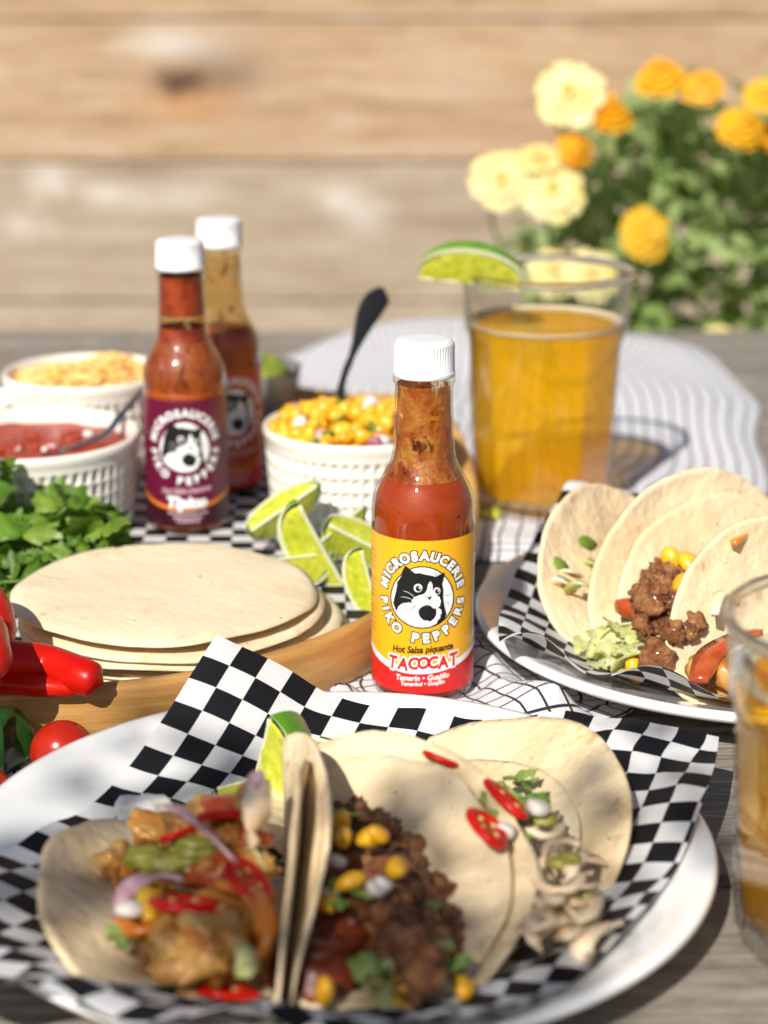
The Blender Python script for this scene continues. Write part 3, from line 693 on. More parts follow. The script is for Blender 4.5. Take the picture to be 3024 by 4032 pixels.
def surf_disc(r, hf, n=48, m=18):
    V = [(0, 0, hf(0, 0))]; F = []
    for j in range(1, m + 1):
        for i in range(n):
            a = 2 * math.pi * i / n; q = r * j / m; x, y_ = q * math.cos(a), q * math.sin(a); V.append((x, y_, hf(x, y_)))
    for i in range(n): F.append((0, 1 + i, 1 + (i + 1) % n))
    for j in range(m - 1):
        for i in range(n):
            k = (i + 1) % n; F.append((1 + j * n + i, 1 + (j + 1) * n + i, 1 + (j + 1) * n + k, 1 + j * n + k))
    return V, F
B1 = Vector((-.2015, 1.056, TZ)); r1 = .0605; h1 = .056
ramekin(B1, r1, h1, 'cream ramekin with rows of window-like dimples filled with red salsa', cols=60)
V, F = surf_disc(r1 * .945, lambda x, y_: .0018 * noise.noise(Vector((x * 60, y_ * 60, 0))) + .001 * noise.noise(Vector((x * 160, y_ * 160, 2))))
sd = empty('red_salsa', B1 + Vector((0, 0, h1 * .84)), 'smooth red tomato salsa filling the left cream ramekin', 'salsa'); mk('salsa_surface', V, F, M['salsa'], sd)
random.seed(9)
for k in range(26):
    a, q = random.uniform(0, 6.28), r1 * .85 * math.sqrt(random.random()); V, F = blob(random.uniform(.002, .0042), .3, 1.5, k, 1, (1, 1, .6)); mk('tomato_piece' if k % 3 else 'onion_piece', V, F, M['salsa'] if k % 3 else M['onionwhite'], sd, loc=(q * math.cos(a), q * math.sin(a), .0008))
def spoon(pts, label, mat, bowlr=.011, rr=None, cat='spoon'):
    pts = spline(pts, 24); base = pts[0].copy(); e = empty('spoon', base, label, cat)
    V, F = tube([p - base for p in pts], rr or (lambda u: (.0026 + .0012 * u, .0012)), 12); mk('handle', V, F, mat, e)
    V, F = blob(bowlr, 0, 1, 0, 2, (1, .72, .3)); mk('spoon_bowl', V, F, M['steel'], e); return e
p0 = B1 + Vector((.012, -.012, h1 * .8)); 
spoon([p0, at(405, 1712, TZ + h1 * .9), atY(480, 1628, 1.085), atY(570, 1520, 1.12)], 'slim grey metal spoon standing in the red salsa', M['steel'])
B2 = Vector((-.191, 1.19, TZ)); r2 = .0515; h2 = .062
ramekin(B2, r2, h2, 'cream ramekin with shredded orange cheese at the back left of the tray', cols=52)
random.seed(12); parts = []
for k in range(260):
    a, q = random.uniform(0, 6.28), r2 * .88 * math.sqrt(random.random()); L = random.uniform(.008, .016); b = random.uniform(0, 6.28); z = .006 * (1 - (q / r2) ** 2) + random.uniform(0, .003) + .005 * math.exp(-((q * math.cos(a) - .014) / .012) ** 2)
    d = Vector((math.cos(b), math.sin(b), random.uniform(-.3, .3))) * L / 2; c = Vector((q * math.cos(a), q * math.sin(a), z)); parts.append(tube([c - d, c + Vector((0, 0, .0012)), c + d], .0011, 4))
V, F = join(parts); base_ = surf_disc(r2 * .93, lambda x, y_: .005 * (1 - (x * x + y_ * y_) / r2 ** 2))
V, F = join([(V, F), base_]); o = mk('shredded_cheese', V, F, M['cheddar'], loc=B2 + Vector((0, 0, h2 * .86)), smooth=False); tag(o, 'heap of shredded orange cheese in the back left ramekin', 'cheese', kind='stuff')
B3 = Vector((-.0155, 1.077, TZ)); r3 = .0545; h3 = .056
ramekin(B3, r3, h3, 'cream dimpled ramekin heaped with corn salsa behind the yellow-labelled bottle', cols=54)
# corn kernel
def kernel():
    V, F = ico(2); out = []
    for v in V:
        k = .72 + .28 * sstep(-1, .4, v.y); x, y_, z = v.x * .0046 * k, v.y * .0058, v.z * .0033 * (.8 + .2 * k)
        if v.y > .4: z *= 1 - .18 * math.exp(-(v.x * 3) ** 2)
        out.append((x, y_, z))
    return mesh('corn_kernel', out, F, mats=(M['corn'],))
KER = kernel()
KERH = mesh('corn_kernel', *[(lambda vf: ([(v[0], min(v[1], .002), v[2]) for v in vf[0]], vf[1]))(([v.co for v in KER.vertices], [tuple(p.vertices) for p in KER.polygons]))][0], mats=(M['corn'],))
cs = empty('corn_salsa', B3 + Vector((0, 0, h3 * .8)), 'heap of corn kernels with diced red onion and green herbs in the ramekin', 'corn salsa')
V, F = surf_disc(r3 * .93, lambda x, y_: .012 * (1 - (x * x + y_ * y_) / r3 ** 2) + .001 * noise.noise(Vector((x * 150, y_ * 150, 0)))); mk('kernel_bed', V, F, M['corn'], cs)
random.seed(21)
dice = mesh('onion_dice', *blob(.0042, .15, 1, 2, 2, (1, .9, .6), .5), mats=(M['onion'],)); dicew = mesh('onion_dice', *blob(.0042, .15, 1, 5, 2, (1, .9, .6), .5), mats=(M['onionwhite'],)); herb = mesh('herb_piece', *blob(.0045, .4, 2, 7, 2, (1, .8, .25)), mats=(M['leafpale'],)); tomd = mesh('pepper_dice', *blob(.0038, .15, 1, 8, 2, (1, 1, .7), .5), mats=(M['pepper'],))
for k in range(150):
    a, q = random.uniform(0, 6.28), r3 * .9 * math.sqrt(random.random()); z = .0135 * (1 - (q / r3) ** 2) + .003 + random.uniform(0, .005)
    me, nm = random.choices([(KER, 'corn_kernel'), (KERH, 'corn_kernel'), (dice, 'onion_dice'), (dicew, 'onion_dice'), (herb, 'herb_piece'), (tomd, 'pepper_dice')], (11, 5, 1.0, 1.1, 1.8, .5))[0]
    link(nm, me, None, cs, (q * math.cos(a), q * math.sin(a), z), (random.uniform(0, 6), random.uniform(0, 6), random.uniform(0, 6)), (1.2, 1.2, 1.2))
pts = [B3 + Vector((-.012, -.004, h3 * .85)), atY(1345, 1520, 1.10), atY(1398, 1370, 1.125), atY(1450, 1240, 1.15), atY(1500, 1150, 1.168)]
spoon(pts, 'spoon with broad black handle sticking up out of the corn salsa', M['black'], rr=lambda u: (.0022 + .0062 * sstep(.42, .85, u) * (1 - .75 * sstep(.93, 1.0, u)), .0015 + .0028 * sstep(.4, .85, u)))
# green salsa in a small grey bowl
B4 = Vector((-.097, 1.262, TZ + .004)); 
V, F = lathe([(0, .001), (.02, 0), (.024, .001), (.034, .014), (.0395, .034), (.041, .044), (.0395, .0445), (.037, .034), (.031, .014), (.0, .006)], 72); o = mk('dip_bowl', V, F, M['greybowl'], loc=B4); tag(o, 'small dark grey bowl at the back of the tray behind the bottles', 'bowl', 'dip bowls on the tray')
V, F = surf_disc(.0375, lambda x, y_: .022 * (1 - (x * x + y_ * y_) / .0385 ** 2) + .004 * noise.noise(Vector((x * 90, y_ * 90, 0))) + .002 * noise.noise(Vector((x * 220, y_ * 220, 0)))); o = mk('green_salsa', V, F, M['guac'], loc=B4 + Vector((0, 0, .036))); tag(o, 'chunky green salsa heaped in the small grey bowl', 'salsa')
# dark loop handle at the far left (belongs to a small pan standing just outside the picture)
pn = empty('small_pan', (-.275, 1.17, TZ), 'small pan with dark loop handle cut off by the left picture edge', 'pan')
V, F = lathe([(0, .0), (.035, .0), (.038, .003), (.041, .045), (.0425, .047), (.0405, .047), (.0375, .006), (0, .004)], 72); mk('pan_body', V, F, M['ceramic'], pn)
V, F = tube(spline([(.040, .008, .040), (.052, .008, .041), (.0565, .0, .034), (.056, -.006, .024), (.052, -.008, .017), (.040, -.008, .016)], 24), .0022, 10); mk('handle', V, F, M['black'], pn)
# ------------------------------------------------------------------ tortillas on the tray
def tort_disc(r, seed, th=.0022, wave=.0012):
    n, m = 128, 20; V, F = [], []
    for side in (1, -1):
        for j in range(m + 1):
            for i in range(n):
                a = 2 * math.pi * i / n; q = j / m
                rr = r * (1 + .012 * noise.noise(Vector((math.cos(a) * 1.5, math.sin(a) * 1.5, seed))) + .006 * noise.noise(Vector((math.cos(a) * 9, math.sin(a) * 9, seed)))) * q
                x, y_ = rr * math.cos(a), rr * math.sin(a)
                z = wave * noise.noise(Vector((x * 22, y_ * 22, seed * 3.1))) * q + side * th / 2 * (1 - .75 * sstep(.95, 1, q)) - .0016 * q ** 4 * (1 + noise.noise(Vector((math.cos(a) * 2, math.sin(a) * 2, seed + 5))))
                V.append((x, y_, z))
        o_ = 0 if side == 1 else (m + 1) * n
        for j in range(m):
            for i in range(n):
                k = (i + 1) % n; q4 = (o_ + j * n + i, o_ + (j + 1) * n + i, o_ + (j + 1) * n + k, o_ + j * n + k); F.append(q4 if side == 1 else q4[::-1])
    b = (m + 1) * n
    for i in range(n): k = (i + 1) % n; F.append((m * n + i, b + m * n + i, b + m * n + k, m * n + k))
    return V, F
tc0 = at(650, 2305, .0400)
TR = .0735
zs_ = [TZ + .0024, TZ + .0060, TZ + .0098, TZ + .0140, TZ + .0190, TZ + .0252]
offs = [(.010, .002), (.014, .001), (.012, .003), (.003, -.003), (.004, -.0025), (0, 0)]
nm_ = ['lowest', 'second lowest', 'third lowest', 'third from the top', 'second from the top', 'topmost']
for k, (z, (dx, dy)) in enumerate(zip(zs_, offs)):
    V, F = tort_disc(TR, k + 3, .0029, .0014 if k < 5 else .002)
    o = mk('tortilla', V, F, TM, loc=(tc0.x + dx, tc0.y + dy, z + .0014), rot=(R_(-.5 if k < 5 else -.8), R_(.6 if k > 3 else -.3), k * 1.1)); tag(o, 'round flour tortilla, %s of the stack on the tray' % nm_[k], 'tortilla', 'tortillas stacked on the tray')
# ------------------------------------------------------------------ limes
def lime_wedge(name, loc, rot, label, span=62, r=.022, ln=.029, group='lime wedges', s=1.0):
    s *= .84 if r == .022 else 1; e = empty(name, loc, label, 'lime', group); e.rotation_euler = rot; e.scale = (s, s, s)
    a0, a1 = -R_(span) / 2, R_(span) / 2; n, m = 20, 24; V, F = [], []
    def pt(q, a, t): # axis along x ; t 0..pi
        x = -ln * math.cos(t) * (.94 + .06 * q); rr = r * (math.sin(t) ** .85) * q; return (x, rr * math.sin(a), -rr * math.cos(a))
    for j in range(m + 1):
        for i in range(n + 1): V.append(pt(1, a0 + (a1 - a0) * i / n, math.pi * j / m))
    for j in range(m):
        for i in range(n): a = j * (n + 1) + i; F.append((a, a + 1, a + n + 2, a + n + 1))
    mk('rind', V, F, M['rind'], e)
    Vp, Fp, Vf, Ff = [], [], [], []
    for sgn, a in ((-1, a0), (1, a1)):
        b, c = len(Vp), len(Vf)
        for j in range(m + 1):
            t = math.pi * j / m
            for q in (1, .86): Vp.append(pt(q, a, t))
            for q in (.865, .6, .3, .04):
                p = Vector(pt(q, a, t)); p.x *= .93; w_ = .0007 * noise.noise(p * 400); p += Vector((0, math.cos(a), math.sin(a))) * (sgn * (.0006 * math.sin(q * 3.1) + w_)); Vf.append(p)
        for j in range(m):
            Fp.append((b + 2 * j, b + 2 * j + 1, b + 2 * j + 3, b + 2 * j + 2))
            for i in range(3): Ff.append((c + 4 * j + i, c + 4 * j + i + 1, c + 4 * j + i + 5, c + 4 * j + i + 4))
    # pith strip along the core
    st = tube([pt(.05, 0, math.pi * j / 12) for j in range(1, 12)], .0011, 6); Vp, Fp = join([(Vp, Fp), st])
    mk('pith', Vp, Fp, M['pith'], e); mk('flesh', Vf, Ff, M['flesh'], e); return e
def lw(px, py, z, rot, label, **k): p = at(px, py, z); return lime_wedge('lime_wedge', p, tuple(R_(a) for a in rot), label, **k)
lw(1120, 2000, TZ + .03, (60, -28, 25), 'lime wedge leaning on the corn ramekin, farthest left of the tray limes', span=70)
lw(1165, 2190, TZ + .02, (20, 5, 35), 'pale lime wedge half hidden behind the tortilla stack', span=60)
lw(1270, 2150, TZ + .024, (72, 62, 28), 'large lime wedge standing upright beside the tortilla stack', span=60, s=1.2)
lw(1440, 2140, TZ + .022, (75, 30, 10), 'lime wedge partly hidden behind the yellow-labelled bottle', span=75)
lw(1350, 2060, TZ + .03, (25, -10, 60), 'lime wedge at the back of the tray lime pile', span=60)
lw(1462, 2300, TZ + .016, (75, 75, 20), 'lime wedge in front of the tray lime pile against the tray wall', span=60, s=.85)
# leaf by the ramekin
# ------------------------------------------------------------------ herbs
def lobed_leaf(w_, seed, nl=5):
    random.seed(seed); n = 48; P = []
    for i in range(n + 1):
        a = -2.5 + 5.0 * i / n; r = w_ * (.62 + .26 * abs(math.cos(a * nl * .62)) + .1 * math.cos(a * nl * 2.4)) * (.65 + .35 * math.cos(a * .5)); P.append((r * math.sin(a), r * math.cos(a) + w_ * .25))
    V = [(0, -w_ * .45, 0)]; F = []; m = 4
    for j in range(1, m + 1):
        for (x, y_) in P:
            q = j / m; X, Y = x * q, -w_ * .45 * (1 - q) + y_ * q; V.append((X, Y, w_ * (.3 * noise.noise(Vector((X / w_ * 1.6, Y / w_ * 1.6, seed))) + .1 * math.sin(i * 2 + X / w_ * 8)) * q - .25 * (X * X + Y * Y) / w_))
    N = n + 1
    for i in range(n): F.append((0, 1 + i, 2 + i))
    for j in range(m - 1):
        for i in range(n): a = 1 + j * N + i; F.append((a, a + N, a + N + 1, a + 1))
    return V, F
hb = empty('herb_bunch', at(60, 2290, TZ), 'bunch of leafy green herbs at the left of the tray', 'herbs')
LV = [mesh('leaf', *lobed_leaf(.013, 30 + k), mats=(M['leafpale'] if k % 3 == 0 else M['leaf'],)) for k in range(8)]
random.seed(31); hbl = hb.location
targets = []
for k in range(170):
    px, py = random.uniform(-120, 450), 0
    top = 1790 if px < 60 else (2030 if px < 190 else (1930 if px < 330 else 2010)); bot = 2330 if px < 200 else 2250
    py = top + (bot - top) * random.random() ** .8
    Y = .965 - .00002 * (px - 200) + random.uniform(-.025, .03) + (.012 if py < 2000 else 0)
    p = atY(px, py, Y)
    if p.z < TZ + .006: p = at(px, py, TZ + random.uniform(.006, .02))
    if math.hypot(p.x - tc0.x, p.y - tc0.y) < TR + .004 and p.z < .045: continue
    if math.hypot(p.x - B1.x, p.y - B1.y) < r1 + .004: continue
    targets.append(p)
stems = []
for k, p in enumerate(targets):
    s_ = random.uniform(.7, 1.35)
    link('leaf', random.choice(LV), None, hb, p - hbl, (R_(random.gauss(38, 28)), R_(random.gauss(0, 28)), random.uniform(-.9, .9) + (0 if random.random() < .6 else 3)), (s_, s_, s_))
    if k % 3 == 0:
        q = p - hbl; b = Vector((q.x * .3 - .03, q.y - .01 + random.uniform(-.01, .01), .004)); stems.append(tube(spline([b, (b + q) / 2 + Vector((0, .004, .006)), q], 8), .0009, 5))
V, F = join(stems); mk('stems', V, F, M['stem'], hb)
# ------------------------------------------------------------------ chillies, tomatoes
def chili(pts, rad, label, mat=None, stem=True, name='red_chili', cat='chili pepper', group='red chillies', tip_back=False):
    P = spline(pts, 36); b = P[0].copy(); e = empty(name, b, label, cat, group)
    V, F = tube([p - b for p in P], lambda u: rad(u) * math.sqrt(max(.02, 1 - (1 - min(1, u / .1)) ** 2)), 22); mk('pepper_body', V, F, mat or M['chili'], e)
    if stem:
        d = (P[0] - P[1]).normalized()
        V, F = tube([d * -.001, d * .002, d * .004 + Vector((0, 0, .001)), d * .010 + Vector((0, 0, .003)), d * .018 + Vector((0, 0, .008))], lambda u: .0065 * (1 - u) ** 2 + .0022, 12); mk('stem', V, F, M['stem'], e)
    return e
def crad(r): return lambda u: r * (sstep(-.06, .10, u) ** .6) * (1 - .45 * u) * math.sqrt(max(0, 1 - sstep(.86, 1.0, u) ** 2 * .96)) + .0003
za = .030 + .0105
chili([at(-160, 2560, za + .006), at(0, 2600, za + .002), at(180, 2618, za - .002), at(330, 2665, za - .003), at(405, 2692, za - .005)], lambda u: .0100 * (1 - .30 * u ** 1.5) * math.sqrt(max(.02, 1 - sstep(.80, 1.0, u) ** 2)), 'thick glossy red chili lying on the tray rim against the tortilla stack', stem=False)
chili([at(-120, 2690, .034), at(40, 2685, .034), at(170, 2702, .0335), at(290, 2712, .0325), at(330, 2716, .032)], lambda u: .0062 * (1 - u) ** .6 + .0006, 'slender red chili tail lying along the tray rim under the thick one', stem=False)
chili([at(-200, 2330, .055), at(-110, 2360, .055), at(-60, 2420, .054), at(-48, 2500, .05), at(-55, 2550, .047)], lambda u: .0125 * math.sqrt(max(.02, 1 - sstep(.6, 1.0, u) ** 2)), 'red chili standing behind at the left picture edge', stem=False)
chili([at(-150, 2470, .06), at(-90, 2500, .06), at(-80, 2560, .058), at(-66, 2620, .054), at(-70, 2655, .05)], lambda u: .0125 * math.sqrt(max(.02, 1 - sstep(.6, 1.0, u) ** 2)), 'front red chili at the left picture edge above its green cap', stem=False)
chili([at(-40, 2640, .047), at(-110, 2650, .048), at(-190, 2640, .05)], lambda u: .011 * sstep(-.2, .12, u), 'green-stemmed chili end poking in at the left picture edge', mat=M['stem'], name='green_chili', group=None, stem=False)
chili([at(-190, 2945, .016), at(-90, 2935, .017), at(0, 2925, .0165), at(50, 2930, .016), at(62, 2935, .016)], lambda u: .0155 * math.sqrt(max(.01, 1 - sstep(.55, 1.0, u) ** 2)), 'dark green jalapeno beside the tray at the left picture edge', M['jalapeno'], False, 'jalapeno', 'jalapeno', None)
def tomato(loc, r, label, rot=(0, 0, 0)):
    e = empty('cherry_tomato', loc, label, 'tomato', 'cherry tomatoes')
    V, F = ico(4); V = [Vector((v.x, v.y, v.z * .96)) * (r * (1 - .10 * math.exp(-((1 - v.z) / .06)))) for v in V]; mk('skin', V, F, M['tomato'], e, loc=(0, 0, r * .96), rot=rot)
    return e
p = at(248, 3110, 0); tomato((p.x, p.y + .004, .0025), .0135, 'round red cherry tomato between the tray and the foreground plate', (R_(-70), 0, 0))
p = at(-20, 3330, 0); tomato((p.x - .008, p.y + .012, .0025), .0135, 'cherry tomato mostly cut off by the left picture edge beside the plate', (R_(-60), 0, .5))
# ------------------------------------------------------------------ beer glasses
def beer_mat():
    m, t, n, l, p = nodes('amber_beer')
    rf = n.new('ShaderNodeBsdfRefraction'); rf.inputs['IOR'].default_value = 1.2; rf.inputs['Roughness'].default_value = .03; rf.inputs[0].default_value = (.98, .66, .09, 1)
    tp = n.new('ShaderNodeBsdfTransparent'); tp.inputs[0].default_value = (1, .745, .075, 1)
    m1 = n.new('ShaderNodeMixShader'); m1.inputs[0].default_value = .92; l.new(rf.outputs[0], m1.inputs[1]); l.new(tp.outputs[0], m1.inputs[2])
    df = n.new('ShaderNodeBsdfDiffuse'); df.inputs[0].default_value = (.95, .56, .016, 1); mA = n.new('ShaderNodeMixShader'); mA.inputs[0].default_value = .28; l.new(m1.outputs[0], mA.inputs[1]); l.new(df.outputs[0], mA.inputs[2]); m1 = mA
    gl = n.new('ShaderNodeBsdfGlossy'); gl.inputs['Roughness'].default_value = .03; lw_ = n.new('ShaderNodeLayerWeight'); lw_.inputs[0].default_value = .5; fz = math_(t, 'ADD', math_(t, 'MULTIPLY', math_(t, 'POWER', lw_.outputs['Facing'], 4.0), .3), .02)
    m2 = n.new('ShaderNodeMixShader'); l.new(fz, m2.inputs[0]); l.new(m1.outputs[0], m2.inputs[1]); l.new(gl.outputs[0], m2.inputs[2])
    l.new(m2.outputs[0], n['Material Output'].inputs[0]); n.remove(p); return m
M['beer'] = beer_mat()
def beer_glass(loc, label, r, h, fill, rot=0):
    e = empty('beer_glass', loc, label, 'glass', 'faceted beer glasses', rot)
    nf = 10
    def fac(q, z, a, flat):
        b = (a % (2 * math.pi / nf)) - math.pi / nf; return q * ((1 - flat) + flat * math.cos(math.pi / nf) / math.cos(b))
    zs = h * .745
    def flatz(z): return sstep(zs, zs - .008, z)
    out = [(.0, .001), (r * .70, .001), (r * .755, .0), (r * .79, .0022), (r * .835, .010), (r * .86, .02), (r * .885, h * .4), (r * .915, zs - .006), (r * .925, zs - .002), (r * .955, zs + .003), (r * .965, zs + .008), (r * .985, h - .006), (r * 1.0, h - .0028), (r * 1.0, h - .0008), (r * .985, h), (r * .965, h - .0008), (r * .95, h - .004), (r * .935, zs + .006), (r * .90, zs - .004), (r * .86, h * .4), (r * .80, .014), (r * .74, .0085), (0, .008)]
    V, F = lathe(out, 120, lambda q, z, a: fac(q, z, a, flatz(z)) if q > 0 else q, False, False); mk('glass_body', V, F, M['tableglass'], e)
    V, F = [], []
    for i in range(96):
        a = 2 * math.pi * i / 96
        for j in range(10):
            b = 2 * math.pi * j / 10; q = r * .985 + .0021 * math.cos(b); V.append((q * math.cos(a), q * math.sin(a), h - .001 + .0024 * math.sin(b)))
    F = [(i * 10 + j, ((i + 1) % 96) * 10 + j, ((i + 1) % 96) * 10 + (j + 1) % 10, i * 10 + (j + 1) % 10) for i in range(96) for j in range(10)]
    mk('rim', V, F, M['rimglass'], e)
    bf = [(0, .0086), (r * .725, .0092), (r * .785, .0148), (r * .848, h * .4), (r * .888, zs - .006), (r * .915, min(fill, zs + .004)), (r * .92, fill), (r * .9, fill - .0005), (0, fill - .0006)]
    V, F = lathe(bf, 120, lambda q, z, a: fac(q, z, a, flatz(z)) if q > 0 else q, False, False); mk('beer', V, F, M['beer'], e)
    V, F = lathe([(r * .80, fill + .0004), (r * .885, fill + .0002), (r * .912, fill + .0012), (r * .92, fill + .003), (r * .905, fill + .0022), (r * .86, fill + .0014)], 96, None, False, False); mk('foam_line', V, F, M['foam'], e)
    return e
beer_glass(GL1 + Vector((0, 0, .0022)), 'tall faceted glass of amber beer with a lime wedge on its rim', .0515, .1465, .1135, R_(8))
beer_glass(GL2 + Vector((0, 0, .0004)), 'nearest glass of beer, cut off by the right picture edge', .0525, .1225, .100, R_(0))
p = atY(1880, 1110, GL1.y - .01); lime_wedge('lime_wedge', (GL1.x - .047, GL1.y - .022, .1435), (R_(168), R_(6), R_(-6)), 'bright lime wedge stuck on the rim of the far beer glass', span=75, r=.026, ln=.033)
# small lime scraps by the far glass
random.seed(40)
for k, (px, py) in enumerate(((1905, 1985), (1945, 2015), (1925, 2030))):
    V, F = blob(.0055, .35, 1.5, k + 50, 2, (1.5, .7, .5)); o = mk('lime_scrap', V, F, M['flesh'], loc=at(px, py, .0042), rot=(0, 0, k * 1.3)); tag(o, ('lime scrap touching the foot of the far beer glass', 'lime scrap farthest right of the three at the far glass', 'lime scrap nearest the sauce bottle on the towel')[k], 'lime', 'lime scraps by the far glass')
# ------------------------------------------------------------------ tacos
def bend(O, ax, thL, thR, rho, R=.0725, b0=0, curlL=0, curlR=0, slope=0, twL=0, twR=0, seed=0, wav=.0024, zoff=0, lift=0):
    """disc of radius R folded along a line through O with direction ax; angles in degrees for the left and right half"""
    ax = Vector((ax[0], ax[1], 0)).normalized(); nrm = Vector((ax.y, -ax.x, 0)); n, m = 96, 26; V, F = [], []
    def cross(a, b):
        th = (thR + twR * a / R) if b > 0 else (thL + twL * a / R); cu = curlR if b > 0 else curlL
        x = z = 0; N = 18; db = abs(b) / N
        for i in range(N):
            s = (i + .5) * db; t = R_(th) * sstep(0, rho, s) + R_(cu) * (s / R) ** 2; x += math.cos(t) * db; z += math.sin(t) * db
        return (x if b > 0 else -x), z
    def P(a, b):
        x, z = cross(a, b); q = math.hypot(a, b) / R
        z += wav * noise.noise(Vector((a * 30, b * 30, seed))) * (.3 + q); x += wav * .8 * noise.noise(Vector((a * 30, b * 30, seed + 7))) * q
        return O + ax * a + nrm * x + Vector((0, 0, z + slope * a + zoff + lift * max(0, a / R) ** 2))
    for j in range(m + 1):
        for i in range(n):
            an = 2 * math.pi * i / n; rr = R * j / m * (1 + .024 * noise.noise(Vector((math.cos(an) * 1.7, math.sin(an) * 1.7, seed))) + .008 * noise.noise(Vector((math.cos(an) * 8, math.sin(an) * 8, seed)))); V.append(P(rr * math.cos(an), rr * math.sin(an) + b0))
    for j in range(m):
        for i in range(n):
            k = (i + 1) % n; F.append((j * n + i, (j + 1) * n + i, (j + 1) * n + k, j * n + k) if j else (0, n + i, n + k))
    return V, F, P
def add_tortilla(e, VF, name='tortilla', th=.0015):
    b = e.location; o = mk(name, [v - b for v in VF[0]], VF[1], M['tortilla'], e)
    s = o.modifiers.new('thickness', 'SOLIDIFY'); s.thickness = th; s.offset = 0; return o
def crumbs(e, pts, r, mat, name, seed, kind='stuff', amp=.45):
    random.seed(seed); parts = []
    for k, p in enumerate(pts):
        V, F = blob(r * random.uniform(.6, 1.35), amp, 2.2, seed + k, 3, (1, random.uniform(.7, 1.1), random.uniform(.6, 1)))
        parts.append((xf(V, TRS(Vector(p) - e.location, (random.random() * 6, random.random() * 6, random.random() * 6))), F))
    V, F = join(parts); o = mk(name, V, F, mat, e); o['kind'] = kind; return o
def ribbon(pts, w_, th, twist=0, n=18):
    P = spline(pts, n); V, F = [], []; m = len(P)
    for j, p in enumerate(P):
        t = (P[min(j + 1, m - 1)] - P[max(j - 1, 0)]).normalized(); a = t.cross(Vector((math.sin(twist * j / m), .3, math.cos(twist * j / m)))).normalized(); b = t.cross(a)
        ww = w_ * (.45 + .55 * math.sin(math.pi * (.08 + .84 * j / (m - 1))))
        V += [p - a * ww - b * th, p + a * ww - b * th, p + a * ww * .9 + b * th, p - a * ww * .9 + b * th]
    for j in range(m - 1):
        for i in range(4): k = (i + 1) % 4; F.append((4 * j + i, 4 * j + k, 4 * j + 4 + k, 4 * j + 4 + i))
    F += [(3, 2, 1, 0), (4 * m - 4, 4 * m - 3, 4 * m - 2, 4 * m - 1)]; return V, F
def slice_mesh(rx, ry, th, seed=0):
    V, F = [], []; mi = []; n, m = 32, 10
    for i in range(n):
        a = 2 * math.pi * i / n; w_ = 1 + .05 * math.sin(3 * a + seed)
        for j in range(m):
            b = 2 * math.pi * j / m; tr_ = .24; q = 1 - tr_ + tr_ * math.cos(b); V.append((rx * w_ * q * math.cos(a), ry * w_ * q * math.sin(a), th * math.sin(b)))
    for i in range(n):
        for j in range(m): k, l = (i + 1) % n, (j + 1) % m; F.append((i * m + j, k * m + j, k * m + l, i * m + l)); mi.append(0)
    b0 = len(V)
    for z in (.25 * th, -.25 * th):
        V.append((0, 0, z)); 
        for i in range(n): a = 2 * math.pi * i / n; V.append((rx * .62 * math.cos(a), ry * .62 * math.sin(a), z))
        c = len(V) - n - 1
        for i in range(n): F.append((c, c + 1 + i, c + 1 + (i + 1) % n) if z > 0 else (c, c + 1 + (i + 1) % n, c + 1 + i)); mi.append(1)
    for k in range(4):
        a = 2 * math.pi * k / 4 + seed + .4 * math.sin(k * 3); v, f = blob(.0009, .1, 1, k, 1, (1.4, 1, .6)); o = len(V); V += [Vector(q) + Vector((rx * .42 * math.cos(a), ry * .42 * math.sin(a), th * .4)) for q in v]; F += [tuple(i + o for i in q) for q in f]; mi += [2] * len(f)
    return mesh('chili_slice', V, F, True, mi, mats=(M['chili'], M['chiliflesh'], M['seed']))
SL = [slice_mesh(.0105, .0075, .0015, 1), slice_mesh(.0085, .007, .0014, 2), slice_mesh(.0095, .0058, .0014, 4)]
def put(me, name, e, p, rot=(0, 0, 0), s=1):
    return link(name, me, None, e, Vector(p) - e.location, tuple(R_(a) for a in rot), (s, s, s))
def fill_kernels(e, pts, seed, s=.95):
    random.seed(seed)
    for p in pts: put(random.choice((KER, KERH, KER)), 'corn_kernel', e, p, (random.uniform(0, 360), random.uniform(0, 360), random.uniform(0, 360)), s)
def arc_pts(c, r, a0, a1, n, tilt, z):
    out = []
    for i in range(n):
        a = R_(a0 + (a1 - a0) * i / (n - 1)); out.append(Vector(c) + Vector((r * math.cos(a), r * math.sin(a) * math.cos(tilt), z + r * math.sin(a) * math.sin(tilt))))
    return out
def rib(e, name, pts, w_, th, mat, tw=0):
    V, F = ribbon([Vector(p) - e.location for p in pts], w_, th, tw); return mk(name, V, F, mat, e)
PZ = .0095
def lettuce_leaf(e, p, w_, h_, rot, seed, mat, name='lettuce_piece'):
    n, m = 16, 10; V, F = [], []
    for j in range(m + 1):
        for i in range(n + 1):
            u, v = i / n * 2 - 1, j / m * 2 - 1; k = 1 - .35 * abs(v) ** 2; x = u * w_ * k * (1 + .25 * noise.noise(Vector((u * 2, v * 2, seed)))); y_ = v * h_ * (1 + .3 * noise.noise(Vector((u * 3, v * 2, seed + 3))))
            ed = max(abs(u), abs(v)); z = w_ * (.35 * noise.noise(Vector((u * 1.3, v * 1.3, seed + 5))) + .22 * ed * noise.noise(Vector((u * 5, v * 4, seed + 8)))) + .25 * h_ * (1 - v * v)
            V.append((x, y_, z))
    for j in range(m):
        for i in range(n): a = j * (n + 1) + i; F.append((a, a + 1, a + n + 2, a + n + 1))
    return mk(name, V, F, mat, e, loc=Vector(p) - e.location, rot=tuple(R_(a) for a in rot))
